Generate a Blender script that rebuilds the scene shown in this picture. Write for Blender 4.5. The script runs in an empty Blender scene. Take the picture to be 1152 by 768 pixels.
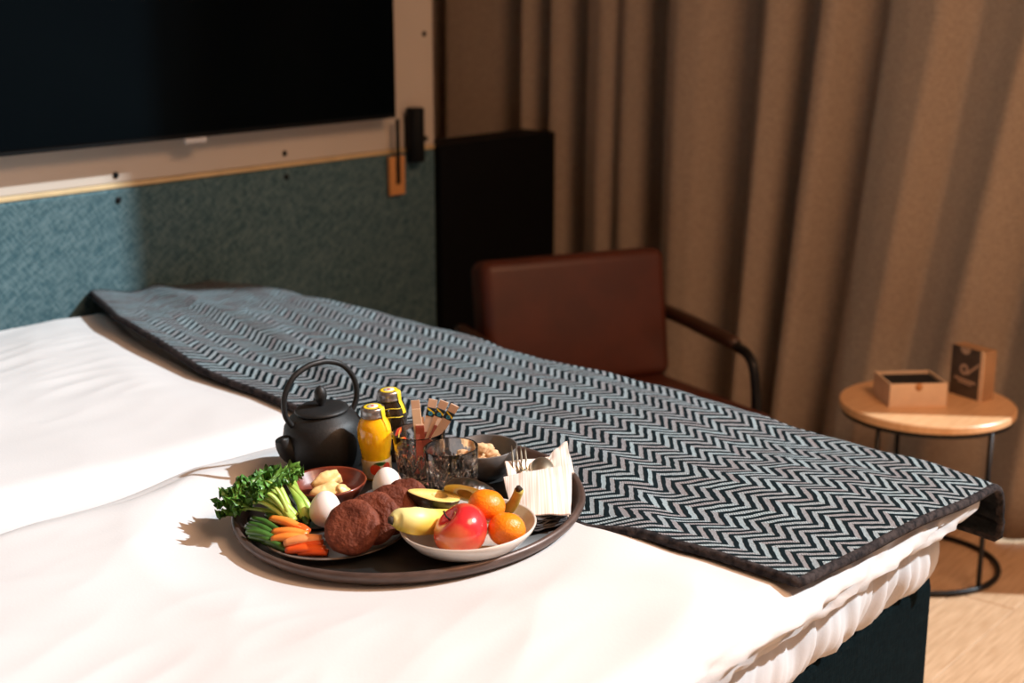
import bpy, bmesh, math, random
import numpy as np
from mathutils import Vector, Matrix, noise

S = bpy.context.scene
COL = S.collection
random.seed(7)
PI = math.pi

# ------------------------------------------------------------------ camera
F_PX, PITCH, HEAD, CAM_H = 1600.0, math.radians(14.07), math.radians(39.8), 1.38
FH = Vector((math.cos(HEAD), math.sin(HEAD), 0))          # horizontal viewing direction
RT = Vector((math.sin(HEAD), -math.cos(HEAD), 0))         # to the right
ZZ = Vector((0, 0, 1))
FW = FH * math.cos(PITCH) - ZZ * math.sin(PITCH)
UP = FH * math.sin(PITCH) + ZZ * math.cos(PITCH)
CAM = Vector((0, 0, CAM_H))
cd = bpy.data.cameras.new('camera')
cam = bpy.data.objects.new('camera', cd)
COL.objects.link(cam)
cam.matrix_world = Matrix(((RT.x, UP.x, -FW.x, CAM.x), (RT.y, UP.y, -FW.y, CAM.y), (RT.z, UP.z, -FW.z, CAM.z), (0, 0, 0, 1)))
cd.sensor_width = 36.0
cd.lens = 36.0 * F_PX / 1152.0
cd.clip_start = 0.05
cd.dof.use_dof = True
cd.dof.focus_distance = 1.99
cd.dof.aperture_fstop = 3.4
S.camera = cam

# ------------------------------------------------------------------ light
w = bpy.data.worlds.new('sky'); S.world = w; w.use_nodes = True
bg = w.node_tree.nodes['Background']
bg.inputs[0].default_value = (0.90, 0.95, 1.0, 1)
bg.inputs[1].default_value = 0.45
SUN_AZ, SUN_EL = math.radians(-50), math.radians(42)
to_sun = Vector((math.cos(SUN_AZ) * math.cos(SUN_EL), math.sin(SUN_AZ) * math.cos(SUN_EL), math.sin(SUN_EL)))
sd = bpy.data.lights.new('sun', 'SUN'); sd.energy = 5.6; sd.color = (0.86, 0.95, 1.0); sd.angle = math.radians(1.2)
sun = bpy.data.objects.new('sun', sd); COL.objects.link(sun)
sun.rotation_euler = (-to_sun).to_track_quat('-Z', 'Y').to_euler()
la = bpy.data.lights.new('warm_fill', 'AREA'); la.shape = 'DISK'; la.size = 1.6; la.energy = 92; la.color = (1.0, 0.55, 0.31)  # added unseen fill that warms the shadows; no fixture hangs here
fill_ob = bpy.data.objects.new('warm_fill', la); COL.objects.link(fill_ob); fill_ob.location = (1.7, -0.7, 3.0)
vs = S.view_settings
vs.view_transform = 'Standard'; vs.look = 'None'; vs.gamma = 1.0; vs.use_curve_mapping = False
vs.exposure = 0.08
S.cycles.use_denoising = True
S.cycles.max_bounces = 14
S.cycles.diffuse_bounces = 6
S.cycles.transmission_bounces = 12

# ------------------------------------------------------------------ pixel helpers
def ray(px, py):
    return FW + RT * ((px - 576) / F_PX) + UP * ((384 - py) / F_PX)
def at_z(px, py, z):
    d = ray(px, py); return CAM + d * ((z - CAM.z) / d.z)
def at_x(px, py, x):
    d = ray(px, py); return CAM + d * (x / d.x)
def at_y(px, py, y):
    d = ray(px, py); return CAM + d * (y / d.y)

# ------------------------------------------------------------------ materials
def new_mat(name):
    m = bpy.data.materials.new(name); m.use_nodes = True
    return m, m.node_tree.nodes, m.node_tree.links, m.node_tree.nodes['Principled BSDF']

def mat(name, col, rough=0.6, col2=None, scale=20.0, detail=3.0, lo=0.35, hi=0.65, bump=0.0, bscale=None, metal=0.0, spec=0.5, coat=0.0, sss=0.0, stretch=None, sheen=0.0):
    m, N, L, B = new_mat(name)
    B.inputs['Base Color'].default_value = (*col, 1)
    B.inputs['Roughness'].default_value = rough
    B.inputs['Metallic'].default_value = metal
    B.inputs['Specular IOR Level'].default_value = spec
    B.inputs['Coat Weight'].default_value = coat
    B.inputs['Sheen Weight'].default_value = sheen
    if sss:
        B.inputs['Subsurface Weight'].default_value = sss
        B.inputs['Subsurface Scale'].default_value = 0.01
    tc = N.new('ShaderNodeTexCoord')
    src = tc.outputs['Object']
    if stretch:
        mp = N.new('ShaderNodeMapping'); mp.inputs['Scale'].default_value = stretch
        L.new(src, mp.inputs[0]); src = mp.outputs[0]
    if col2 is None:
        col2 = tuple(c * 0.86 for c in col)
    nz = N.new('ShaderNodeTexNoise'); nz.inputs['Scale'].default_value = scale; nz.inputs['Detail'].default_value = detail
    L.new(src, nz.inputs['Vector'])
    mr = N.new('ShaderNodeMapRange'); mr.inputs[1].default_value = lo; mr.inputs[2].default_value = hi
    L.new(nz.outputs[0], mr.inputs[0])
    mx = N.new('ShaderNodeMix'); mx.data_type = 'RGBA'
    mx.inputs[6].default_value = (*col, 1); mx.inputs[7].default_value = (*col2, 1)
    L.new(mr.outputs[0], mx.inputs[0]); L.new(mx.outputs[2], B.inputs['Base Color'])
    if bump:
        n2 = N.new('ShaderNodeTexNoise'); n2.inputs['Scale'].default_value = bscale or scale * 3; n2.inputs['Detail'].default_value = 4
        L.new(src, n2.inputs['Vector'])
        b = N.new('ShaderNodeBump'); b.inputs['Strength'].default_value = bump; b.inputs['Distance'].default_value = 0.004
        L.new(n2.outputs[0], b.inputs['Height']); L.new(b.outputs[0], B.inputs['Normal'])
    return m

def weave_mat(name, c1, c2, sc, rough=0.9, spec=0.12, bump=0.4, ang=0.0, trans=0.0, mottle=0.25):
    """plain woven cloth: crossed fine waves on the object's coordinates"""
    m, N, L, B = new_mat(name)
    B.inputs['Roughness'].default_value = rough
    B.inputs['Specular IOR Level'].default_value = spec
    tc = N.new('ShaderNodeTexCoord')
    mp = N.new('ShaderNodeMapping'); mp.inputs['Rotation'].default_value = (0, ang, 0)
    L.new(tc.outputs['Object'], mp.inputs[0])
    n1 = N.new('ShaderNodeTexNoise'); n1.inputs['Scale'].default_value = sc; n1.inputs['Detail'].default_value = 2
    sm = N.new('ShaderNodeMapping'); sm.inputs['Scale'].default_value = (1, 1, 0.18)
    L.new(mp.outputs[0], sm.inputs[0]); L.new(sm.outputs[0], n1.inputs['Vector'])
    n2 = N.new('ShaderNodeTexNoise'); n2.inputs['Scale'].default_value = sc; n2.inputs['Detail'].default_value = 2
    sm2 = N.new('ShaderNodeMapping'); sm2.inputs['Scale'].default_value = (0.18, 0.18, 1)
    L.new(mp.outputs[0], sm2.inputs[0]); L.new(sm2.outputs[0], n2.inputs['Vector'])
    ad = N.new('ShaderNodeMath'); ad.operation = 'ADD'
    L.new(n1.outputs[0], ad.inputs[0]); L.new(n2.outputs[0], ad.inputs[1])
    mr = N.new('ShaderNodeMapRange'); mr.inputs[1].default_value = 1 - mottle; mr.inputs[2].default_value = 1 + mottle
    L.new(ad.outputs[0], mr.inputs[0])
    mx = N.new('ShaderNodeMix'); mx.data_type = 'RGBA'
    mx.inputs[6].default_value = (*c1, 1); mx.inputs[7].default_value = (*c2, 1)
    L.new(mr.outputs[0], mx.inputs[0]); L.new(mx.outputs[2], B.inputs['Base Color'])
    b = N.new('ShaderNodeBump'); b.inputs['Strength'].default_value = bump; b.inputs['Distance'].default_value = 0.002
    L.new(ad.outputs[0], b.inputs['Height']); L.new(b.outputs[0], B.inputs['Normal'])
    if trans:
        out = N['Material Output']
        t = N.new('ShaderNodeBsdfTranslucent'); L.new(mx.outputs[2], t.inputs[0])
        ms = N.new('ShaderNodeMixShader'); ms.inputs[0].default_value = trans
        L.new(B.outputs[0], ms.inputs[1]); L.new(t.outputs[0], ms.inputs[2]); L.new(ms.outputs[0], out.inputs[0])
    return m

def glass_mat(name, col=(1, 1, 1), rough=0.0, ior=1.5):
    m, N, L, B = new_mat(name)
    B.inputs['Base Color'].default_value = (*col, 1)
    B.inputs['Roughness'].default_value = rough
    B.inputs['IOR'].default_value = ior
    B.inputs['Transmission Weight'].default_value = 1.0
    return m

def herringbone_mat(name):
    """zigzag wool: UV in metres, u along the throw, v across it"""
    m, N, L, B = new_mat(name)
    B.inputs['Roughness'].default_value = 0.95
    B.inputs['Specular IOR Level'].default_value = 0.1
    uv = N.new('ShaderNodeUVMap'); uv.uv_map = 'UVMap'
    wob = N.new('ShaderNodeTexNoise'); wob.inputs['Scale'].default_value = 60; wob.inputs['Detail'].default_value = 1
    L.new(uv.outputs[0], wob.inputs['Vector'])
    sp = N.new('ShaderNodeSeparateXYZ'); L.new(uv.outputs[0], sp.inputs[0])
    def mth(op, a, b=None, c=None):
        n = N.new('ShaderNodeMath'); n.operation = op
        for k, v in enumerate((a, b, c)):
            if v is None: continue
            if isinstance(v, (int, float)): n.inputs[k].default_value = v
            else: L.new(v, n.inputs[k])
        return n.outputs[0]
    W = 0.0365
    pp = mth('PINGPONG', sp.outputs[1], W)
    wb = mth('MULTIPLY', wob.outputs[0], 0.006)
    ph = mth('ADD', mth('ADD', sp.outputs[0], mth('MULTIPLY', pp, 0.85)), wb)
    fr = mth('FRACT', mth('MULTIPLY', ph, 1 / 0.0185))
    tri = mth('ABSOLUTE', mth('SUBTRACT', fr, 0.5))                       # 0 middle of light rib, .5 middle of dark rib
    rib = N.new('ShaderNodeMapRange'); rib.interpolation_type = 'SMOOTHSTEP'
    rib.inputs[1].default_value = 0.20; rib.inputs[2].default_value = 0.30; rib.inputs[3].default_value = 1; rib.inputs[4].default_value = 0
    L.new(tri, rib.inputs[0])
    # cross yarns: thin stitches along each rib
    st = mth('FRACT', mth('MULTIPLY', mth('SUBTRACT', sp.outputs[0], mth('MULTIPLY', pp, 1.0)), 1 / 0.0048))
    st = mth('ABSOLUTE', mth('SUBTRACT', st, 0.5))
    yarn = N.new('ShaderNodeMapRange'); yarn.inputs[1].default_value = 0.05; yarn.inputs[2].default_value = 0.45; yarn.inputs[3].default_value = 1.0; yarn.inputs[4].default_value = 0.40
    L.new(st, yarn.inputs[0])
    fz = N.new('ShaderNodeTexNoise'); fz.inputs['Scale'].default_value = 420; fz.inputs['Detail'].default_value = 3
    L.new(uv.outputs[0], fz.inputs['Vector'])
    big = N.new('ShaderNodeTexNoise'); big.inputs['Scale'].default_value = 7; big.inputs['Detail'].default_value = 2
    L.new(uv.outputs[0], big.inputs['Vector'])
    bm_ = N.new('ShaderNodeMapRange'); bm_.inputs[1].default_value = .35; bm_.inputs[2].default_value = .65
    L.new(big.outputs[0], bm_.inputs[0])
    lt = N.new('ShaderNodeMix'); lt.data_type = 'RGBA'
    lt.inputs[6].default_value = (0.40, 0.52, 0.57, 1); lt.inputs[7].default_value = (0.33, 0.32, 0.34, 1)
    colid = mth('FLOOR', mth('MULTIPLY', sp.outputs[1], 1 / W))
    rid = mth('FLOOR', mth('MULTIPLY', ph, 1 / 0.0185))
    cmb = N.new('ShaderNodeCombineXYZ'); L.new(colid, cmb.inputs[0]); L.new(rid, cmb.inputs[1])
    wn = N.new('ShaderNodeTexWhiteNoise'); L.new(cmb.outputs[0], wn.inputs['Vector'])
    L.new(wn.outputs['Value'], lt.inputs[0])
    lm = N.new('ShaderNodeMix'); lm.data_type = 'RGBA'; lm.blend_type = 'MULTIPLY'; lm.inputs[0].default_value = 1
    L.new(lt.outputs[2], lm.inputs[6]); L.new(yarn.outputs[0], lm.inputs[7])
    mx = N.new('ShaderNodeMix'); mx.data_type = 'RGBA'
    mx.inputs[6].default_value = (0.003, 0.009, 0.012, 1)
    fac = mth('MULTIPLY', rib.outputs[0], mth('ADD', mth('MULTIPLY', fz.outputs[0], 2.0), -0.10))
    fac = mth('MINIMUM', fac, 1.0)
    L.new(fac, mx.inputs[0]); L.new(lm.outputs[2], mx.inputs[7])
    L.new(mx.outputs[2], B.inputs['Base Color'])
    hgt = mth('ADD', mth('MULTIPLY', rib.outputs[0], 0.8), mth('MULTIPLY', fz.outputs[0], 0.7))
    b = N.new('ShaderNodeBump'); b.inputs['Strength'].default_value = 0.6; b.inputs['Distance'].default_value = 0.003
    L.new(hgt, b.inputs['Height']); L.new(b.outputs[0], B.inputs['Normal'])
    return m

def two_zone(name, ca, cb, z0, z1, rough=0.5, axis=2, **k):
    """colour that runs from ca to cb along an object axis"""
    m, N, L, B = new_mat(name)
    B.inputs['Roughness'].default_value = rough
    for kk, v in k.items(): B.inputs[kk].default_value = v
    tc = N.new('ShaderNodeTexCoord'); sp = N.new('ShaderNodeSeparateXYZ'); L.new(tc.outputs['Object'], sp.inputs[0])
    nz = N.new('ShaderNodeTexNoise'); nz.inputs['Scale'].default_value = 45; L.new(tc.outputs['Object'], nz.inputs['Vector'])
    a = N.new('ShaderNodeMath'); a.operation = 'MULTIPLY_ADD'; a.inputs[1].default_value = abs(z1 - z0) * 0.9
    L.new(nz.outputs[0], a.inputs[0]); L.new(sp.outputs[axis], a.inputs[2])
    off = abs(z1 - z0) * 0.45
    mr = N.new('ShaderNodeMapRange'); mr.inputs[1].default_value = z0 + off; mr.inputs[2].default_value = z1 + off
    L.new(a.outputs[0], mr.inputs[0])
    mx = N.new('ShaderNodeMix'); mx.data_type = 'RGBA'; mx.inputs[6].default_value = (*ca, 1); mx.inputs[7].default_value = (*cb, 1)
    L.new(mr.outputs[0], mx.inputs[0]); L.new(mx.outputs[2], B.inputs['Base Color'])
    return m

M = {}
M['duvet'] = mat('white_cotton', (0.60, 0.60, 0.605), 0.85, (0.58, 0.58, 0.585), 6, bump=0.06, bscale=260, spec=0.2)
M['sheet'] = mat('white_sheet', (0.60, 0.595, 0.60), 0.85, (0.57, 0.565, 0.57), 6, bump=0.06, bscale=260, spec=0.2)
M['box'] = weave_mat('black_bed_fabric', (0.0022, 0.0050, 0.0060), (0.004, 0.0085, 0.010), 260, spec=0.02)
M['throw'] = herringbone_mat('herringbone_wool')
M['throw_back'] = mat('dark_wool_back', (0.006, 0.008, 0.010), 0.95, (0.02, 0.022, 0.025), 60, spec=0.05)
M['throw_edge'] = mat('dark_wool_edge', (0.012, 0.012, 0.014), 0.95, (0.05, 0.042, 0.042), 90, bump=0.5, bscale=200, spec=0.1)
M['black_plastic'] = mat('black_plastic', (0.005, 0.006, 0.007), 0.6, spec=0.15)
M['screen'] = mat('screen_glass', (0.0015, 0.003, 0.004), 0.12, (0.001, 0.002, 0.003), 2, spec=0.04)
M['silver'] = mat('brushed_silver', (0.70, 0.71, 0.72), 0.35, metal=0.2)
M['board'] = mat('beige_board', (0.56, 0.50, 0.43), 0.5, (0.53, 0.475, 0.41), 3)
M['board_edge'] = mat('yellow_board_edge', (0.66, 0.50, 0.27), 0.55)
M['teal_fabric'] = weave_mat('teal_fabric', (0.035, 0.085, 0.105), (0.11, 0.18, 0.20), 240, ang=0.6, bump=0.5, mottle=0.22)
M['black_panel'] = mat('black_panel', (0.0025, 0.003, 0.004), 0.7, spec=0.15)
M['tan_wood'] = mat('tan_wood', (0.62, 0.30, 0.10), 0.5, (0.50, 0.22, 0.07), 30, stretch=(1, 1, 0.1))
M['curtain'] = weave_mat('curtain_linen', (0.36, 0.30, 0.245), (0.47, 0.395, 0.325), 330, trans=0.3, bump=0.25)
M['leather'] = mat('brown_leather', (0.085, 0.018, 0.007), 0.5, (0.06, 0.013, 0.005), 9, bump=0.12, bscale=160)
M['frame_metal'] = mat('black_metal', (0.012, 0.012, 0.013), 0.4, metal=0.6)
M['arm_wood'] = mat('dark_arm_wood', (0.05, 0.02, 0.01), 0.4)
M['table_wood'] = mat('table_wood', (0.76, 0.47, 0.25), 0.35, (0.68, 0.39, 0.19), 14, stretch=(1, 9, 1))
M['kraft'] = mat('kraft_card', (0.80, 0.60, 0.42), 0.7, (0.74, 0.55, 0.38), 30)
M['kraft2'] = mat('brown_card', (0.42, 0.24, 0.12), 0.7)
M['lining'] = mat('black_lining', (0.004, 0.005, 0.007), 0.8)
M['cover'] = mat('grey_cover', (0.05, 0.042, 0.04), 0.5, (0.085, 0.07, 0.062), 25)
M['ink'] = mat('tan_print', (0.55, 0.42, 0.33), 0.6)
M['wall'] = mat('wall_paint', (0.60, 0.49, 0.39), 0.8, (0.58, 0.47, 0.37), 2)
M['ceil'] = mat('ceiling_paint', (0.72, 0.64, 0.55), 0.85, (0.70, 0.62, 0.53), 2)
M['trim'] = mat('trim_paint', (0.10, 0.06, 0.04), 0.5)
M['plank'] = mat('oak_plank', (0.62, 0.43, 0.27), 0.42, (0.48, 0.31, 0.18), 16, detail=6, stretch=(0.7, 9, 9), bump=0.05, bscale=40)
M['tray'] = mat('dark_tray_metal', (0.022, 0.026, 0.028), 0.38, (0.05, 0.042, 0.038), 12, metal=0.35)
M['tray_rim'] = mat('worn_tray_rim', (0.075, 0.050, 0.042), 0.4, (0.13, 0.085, 0.07), 30, metal=0.3, stretch=(1, 1, 4))
M['iron'] = mat('matte_black_iron', (0.010, 0.011, 0.012), 0.5, (0.014, 0.015, 0.016), 200, bump=0.12, bscale=500, spec=0.4)
M['juice'] = mat('orange_juice', (0.95, 0.52, 0.008), 0.14, (0.92, 0.45, 0.006), 25, coat=0.6, sss=0.12)
M['dark_drink'] = mat('dark_amber_drink', (0.020, 0.012, 0.006), 0.1, coat=0.8)
M['label_clear'] = mat('pale_juice_label', (0.72, 0.50, 0.20), 0.3, (0.80, 0.70, 0.55), 40, coat=0.5)
M['red_print'] = mat('red_print', (0.75, 0.06, 0.015), 0.4)
M['green_print'] = mat('green_print', (0.03, 0.14, 0.02), 0.4)
M['yellow'] = mat('yellow_seal', (0.88, 0.66, 0.02), 0.45)
M['white_print'] = mat('white_print', (0.80, 0.76, 0.68), 0.5)
M['cap'] = mat('tin_cap', (0.42, 0.40, 0.40), 0.32, metal=0.9)
M['glass'] = glass_mat('clear_glass', (1, 0.985, 0.97))
M['sachet'] = mat('tan_paper', (0.72, 0.50, 0.36), 0.7)
M['black_print'] = mat('black_print', (0.01, 0.02, 0.03), 0.5)
M['blue_print'] = mat('blue_print', (0.03, 0.25, 0.40), 0.5)
M['sachet_red'] = mat('red_paper', (0.26, 0.05, 0.025), 0.6)
M['stone'] = mat('grey_stoneware', (0.085, 0.085, 0.088), 0.45, (0.12, 0.11, 0.105), 60)
M['plate'] = mat('dark_stoneware', (0.035, 0.036, 0.038), 0.4, (0.075, 0.065, 0.058), 25)
M['plate_rim'] = mat('worn_plate_rim', (0.20, 0.165, 0.14), 0.5, (0.12, 0.10, 0.09), 40)
M['porcelain'] = mat('white_porcelain', (0.66, 0.61, 0.56), 0.25, (0.60, 0.54, 0.48), 30, coat=0.4)
M['red_wood'] = mat('red_lacquered_wood', (0.20, 0.035, 0.014), 0.33, (0.11, 0.02, 0.009), 20, stretch=(1, 1, 6), coat=0.3)
M['butter'] = mat('butter', (0.84, 0.60, 0.28), 0.4, (0.80, 0.52, 0.20), 40, sss=0.1, bump=0.15, bscale=80)
M['egg'] = mat('white_eggshell', (0.80, 0.75, 0.72), 0.5, (0.78, 0.73, 0.70), 30, sss=0.08)
M['rye'] = mat('rye_crust', (0.21, 0.058, 0.030), 0.62, (0.11, 0.027, 0.014), 60, detail=6, bump=0.9, bscale=150, spec=0.25)
M['banana'] = two_zone('banana_skin', (0.72, 0.53, 0.08), (0.76, 0.72, 0.30), -0.01, 0.008, 0.45)  # yellow below, paler yellow green towards the top
M['banana_stem'] = mat('banana_stem', (0.38, 0.28, 0.04), 0.55, (0.48, 0.40, 0.07), 60)
M['dark_tip'] = mat('dark_tip', (0.03, 0.018, 0.01), 0.8)
M['apple'] = mat('red_apple_skin', (0.62, 0.025, 0.03), 0.22, (0.80, 0.28, 0.08), 14, detail=4, lo=0.46, hi=0.72, coat=0.4)
M['tangerine'] = mat('tangerine_skin', (0.90, 0.26, 0.008), 0.32, (0.84, 0.20, 0.006), 8, bump=0.35, bscale=330, coat=0.15)
M['avo_skin'] = mat('avocado_skin', (0.012, 0.012, 0.008), 0.3, (0.05, 0.025, 0.015), 50, bump=0.5, bscale=130, coat=0.3)
M['avo_flesh'] = mat('avocado_flesh', (0.82, 0.66, 0.26), 0.45, (0.72, 0.55, 0.14), 30, sss=0.08)
M['avo_hole'] = mat('avocado_hollow', (0.34, 0.20, 0.06), 0.5, (0.62, 0.44, 0.14), 40)
M['kale'] = mat('kale_green', (0.025, 0.11, 0.014), 0.42, (0.12, 0.29, 0.04), 30, coat=0.2)
M['kale_stem'] = mat('kale_stem', (0.48, 0.62, 0.14), 0.4, (0.25, 0.42, 0.06), 25, coat=0.2)
M['bean'] = mat('dark_green_pod', (0.022, 0.085, 0.016), 0.35, (0.06, 0.16, 0.03), 40, coat=0.3)
M['bean_tip'] = mat('pale_green_tip', (0.25, 0.40, 0.12), 0.5)
M['carrot'] = mat('carrot', (0.88, 0.20, 0.02), 0.4, (0.90, 0.30, 0.05), 40)
M['pepper'] = mat('red_pepper', (0.80, 0.065, 0.012), 0.28, (0.84, 0.13, 0.02), 30, coat=0.3)
M['pepper_in'] = mat('pepper_inside', (0.88, 0.28, 0.08), 0.45, (0.90, 0.38, 0.14), 40)
M['cutlery'] = mat('champagne_steel', (0.78, 0.68, 0.52), 0.36, metal=1.0)
M['oat'] = mat('oat_cluster', (0.75, 0.52, 0.30), 0.75, (0.55, 0.32, 0.15), 70, bump=0.6, bscale=90)
def napkin_mat():
    m, N, L, B = new_mat('striped_linen')
    B.inputs['Roughness'].default_value = 0.9; B.inputs['Specular IOR Level'].default_value = 0.15
    tc = N.new('ShaderNodeTexCoord')
    mp = N.new('ShaderNodeMapping'); mp.inputs['Scale'].default_value = (520, 4, 4); L.new(tc.outputs['Object'], mp.inputs[0])
    nz = N.new('ShaderNodeTexNoise'); nz.inputs['Scale'].default_value = 1; nz.inputs['Detail'].default_value = 1; L.new(mp.outputs[0], nz.inputs['Vector'])
    mr = N.new('ShaderNodeMapRange'); mr.inputs[1].default_value = .38; mr.inputs[2].default_value = .6; L.new(nz.outputs[0], mr.inputs[0])
    mx = N.new('ShaderNodeMix'); mx.data_type = 'RGBA'; mx.inputs[6].default_value = (0.66, 0.54, 0.46, 1); mx.inputs[7].default_value = (0.80, 0.75, 0.71, 1)
    L.new(mr.outputs[0], mx.inputs[0]); L.new(mx.outputs[2], B.inputs['Base Color'])
    return m
M['napkin'] = napkin_mat()
M['napkin_dark'] = mat('dark_napkin_hem', (0.045, 0.045, 0.05), 0.9, (0.09, 0.085, 0.085), 60, spec=0.15)

# ------------------------------------------------------------------ mesh helpers
def mesh(name, V, Fc, m, parent=None, smooth=True, mats=None, fmat=None, uv=None):
    me = bpy.data.meshes.new(name)
    me.from_pydata([tuple(v) for v in V], [], Fc)
    me.materials.append(M[m] if isinstance(m, str) else m)
    for x in (mats or []): me.materials.append(M[x])
    if smooth: me.polygons.foreach_set('use_smooth', [True] * len(me.polygons))
    if fmat is not None: me.polygons.foreach_set('material_index', fmat)
    if uv is not None:
        ul = me.uv_layers.new(name='UVMap')
        for lp in me.loops: ul.data[lp.index].uv = uv[lp.vertex_index]
    me.update()
    o = bpy.data.objects.new(name, me); COL.objects.link(o)
    if parent: o.parent = parent
    return o

def from_bm(name, bm, m, parent=None, smooth=False):
    me = bpy.data.meshes.new(name); bm.to_mesh(me); bm.free()
    me.materials.append(M[m])
    if smooth: me.polygons.foreach_set('use_smooth', [True] * len(me.polygons))
    o = bpy.data.objects.new(name, me); COL.objects.link(o)
    if parent: o.parent = parent
    return o

def box(name, lo, hi, m, parent=None, bev=0.003, seg=2, smooth=False):
    bm = bmesh.new(); bmesh.ops.create_cube(bm, size=1)
    c = [(a + b) / 2 for a, b in zip(lo, hi)]; s = [b - a for a, b in zip(lo, hi)]
    for v in bm.verts: v.co = Vector((c[k] + v.co[k] * s[k] for k in range(3)))
    if bev: bmesh.ops.bevel(bm, geom=bm.edges[:], offset=bev, segments=seg, profile=0.5, affect='EDGES', clamp_overlap=True)
    return from_bm(name, bm, m, parent, smooth)

def lathe(prof, n=48):
    V, Fc = [], []
    k = len(prof)
    for i in range(n):
        a = 2 * PI * i / n
        for r, z in prof: V.append((r * math.cos(a), r * math.sin(a), z))
    for i in range(n):
        j = (i + 1) % n
        for q in range(k - 1): Fc.append((i * k + q, j * k + q, j * k + q + 1, i * k + q + 1))
    return V, Fc

def weld(o, d=1e-5):
    bm = bmesh.new(); bm.from_mesh(o.data); bmesh.ops.remove_doubles(bm, verts=bm.verts[:], dist=d)
    bmesh.ops.recalc_face_normals(bm, faces=bm.faces[:])
    bm.to_mesh(o.data); bm.free()
    o.data.polygons.foreach_set('use_smooth', [True] * len(o.data.polygons)); o.data.update()
    return o

def catmull(P, n=8, closed=False):
    P = [Vector(p) for p in P]; out = []
    m_ = len(P)
    for i in range(m_ if closed else m_ - 1):
        a = P[(i - 1) % m_] if closed or i > 0 else P[0] * 2 - P[1]
        b = P[i]; c = P[(i + 1) % m_]
        d = P[(i + 2) % m_] if closed or i + 2 < m_ else P[-1] * 2 - P[-2]
        for k in range(n):
            t = k / n
            out.append(0.5 * ((2 * b) + (c - a) * t + (2 * a - 5 * b + 4 * c - d) * t * t + (3 * b - a - 3 * c + d) * t ** 3))
    if not closed: out.append(P[-1])
    return out

def tube(pts, rad, n=10, caps=True, closed=False, flat=1.0):
    pts = [Vector(p) for p in pts]; m_ = len(pts)
    rr = rad if isinstance(rad, (list, tuple)) else [rad] * m_
    V, Fc = [], []
    t0 = (pts[1] - pts[0]).normalized()
    ref = Vector((0, 0, 1)) if abs(t0.z) < 0.9 else Vector((1, 0, 0))
    u = t0.cross(ref).normalized()
    for i in range(m_):
        if closed: t = (pts[(i + 1) % m_] - pts[i - 1]).normalized()
        else: t = (pts[min(i + 1, m_ - 1)] - pts[max(i - 1, 0)]).normalized()
        u = (u - t * u.dot(t)).normalized(); v = t.cross(u)
        for k in range(n):
            a = 2 * PI * k / n
            V.append(pts[i] + u * (rr[i] * math.cos(a)) + v * (rr[i] * flat * math.sin(a)))
    for i in range(m_ if closed else m_ - 1):
        j = (i + 1) % m_
        for k in range(n):
            q = (k + 1) % n
            Fc.append((i * n + k, i * n + q, j * n + q, j * n + k))
    if caps and not closed:
        Fc.append(tuple(range(n - 1, -1, -1))); Fc.append(tuple((m_ - 1) * n + k for k in range(n)))
    return V, Fc

def join(*parts):
    V, Fc = [], []
    for v, f in parts:
        b = len(V); V += list(v); Fc += [tuple(b + i for i in q) for q in f]
    return V, Fc

def ball(r=(1, 1, 1), seg=32, rings=20, fn=None):
    V, Fc = [], []
    for i in range(rings + 1):
        th = PI * i / rings
        for k in range(seg):
            a = 2 * PI * k / seg
            p = Vector((math.sin(th) * math.cos(a), math.sin(th) * math.sin(a), math.cos(th)))
            s = fn(p) if fn else 1
            V.append((p.x * r[0] * s, p.y * r[1] * s, p.z * r[2] * s))
    for i in range(rings):
        for k in range(seg):
            q = (k + 1) % seg
            Fc.append((i * seg + k, (i + 1) * seg + k, (i + 1) * seg + q, i * seg + q))
    return V, Fc

def grid_faces(a, b, wrap=False):
    return [(i * b + j, (i + 1) * b + j, (i + 1) * b + (j + 1) % b, i * b + (j + 1) % b) for i in range(a - 1) for j in range(b if wrap else b - 1)]

def tag(o, label, cat, group=None, kind=None):
    o['label'] = label
    if cat: o['category'] = cat
    if group: o['group'] = group
    if kind: o['kind'] = kind
    return o

def thing(name, label, cat, mw=None, group=None):
    o = bpy.data.objects.new(name, None); COL.objects.link(o); o.empty_display_size = 0.03
    if mw is not None: o.matrix_world = mw
    return tag(o, label, cat, group)

def struct(o, label=None):
    o['kind'] = 'structure'
    if label: o['label'] = label
    return o

def sm(a, b, x):
    t = min(1, max(0, (x - a) / (b - a))); return t * t * (3 - 2 * t)
def fb(x, y, z=0.0):
    return noise.noise(Vector((x, y, z)))

# ================================================================== THE ROOM
WX, WY = 3.60, 3.62                 # window wall, back wall
X0, Y0, HC = -0.75, -3.60, 5.60
fl = bpy.data.objects.new('floor', None); COL.objects.link(fl); struct(fl, 'pale oak plank floor with sunlit patch')
sub = box('subfloor', (X0, Y0, -0.08), (WX + .2, WY, -0.014), 'trim', fl, bev=0)
bm = bmesh.new(); bmesh.ops.create_cube(bm, size=1)
PL, PW = 1.25, 0.145
for v in bm.verts: v.co = Vector((v.co.x * (PL - 0.002), v.co.y * (PW - 0.002), v.co.z * 0.012))
bmesh.ops.bevel(bm, geom=bm.edges[:], offset=0.0012, segments=1, affect='EDGES')
pk = from_bm('plank', bm, 'plank', fl)
first = True
ny = int((WY - Y0) / PW) + 1
for j in range(ny):
    off = (j * 0.47) % PL
    for i in range(-1, 5):
        x = X0 + off + (i + .5) * PL; y = Y0 + (j + .5) * PW
        if x - PL / 2 > WX or x + PL / 2 < X0 or y > WY: continue
        o = pk if first else pk.copy()
        if not first: COL.objects.link(o); o.parent = fl
        first = False
        o.location = (x, y, -0.0075 + random.uniform(-.0006, .0006))
        if random.random() < .5: o.rotation_euler.z = PI
struct(box('wall_back', (X0, WY, 0), (WX + .2, WY + .1, HC), 'wall', bev=0))
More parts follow.
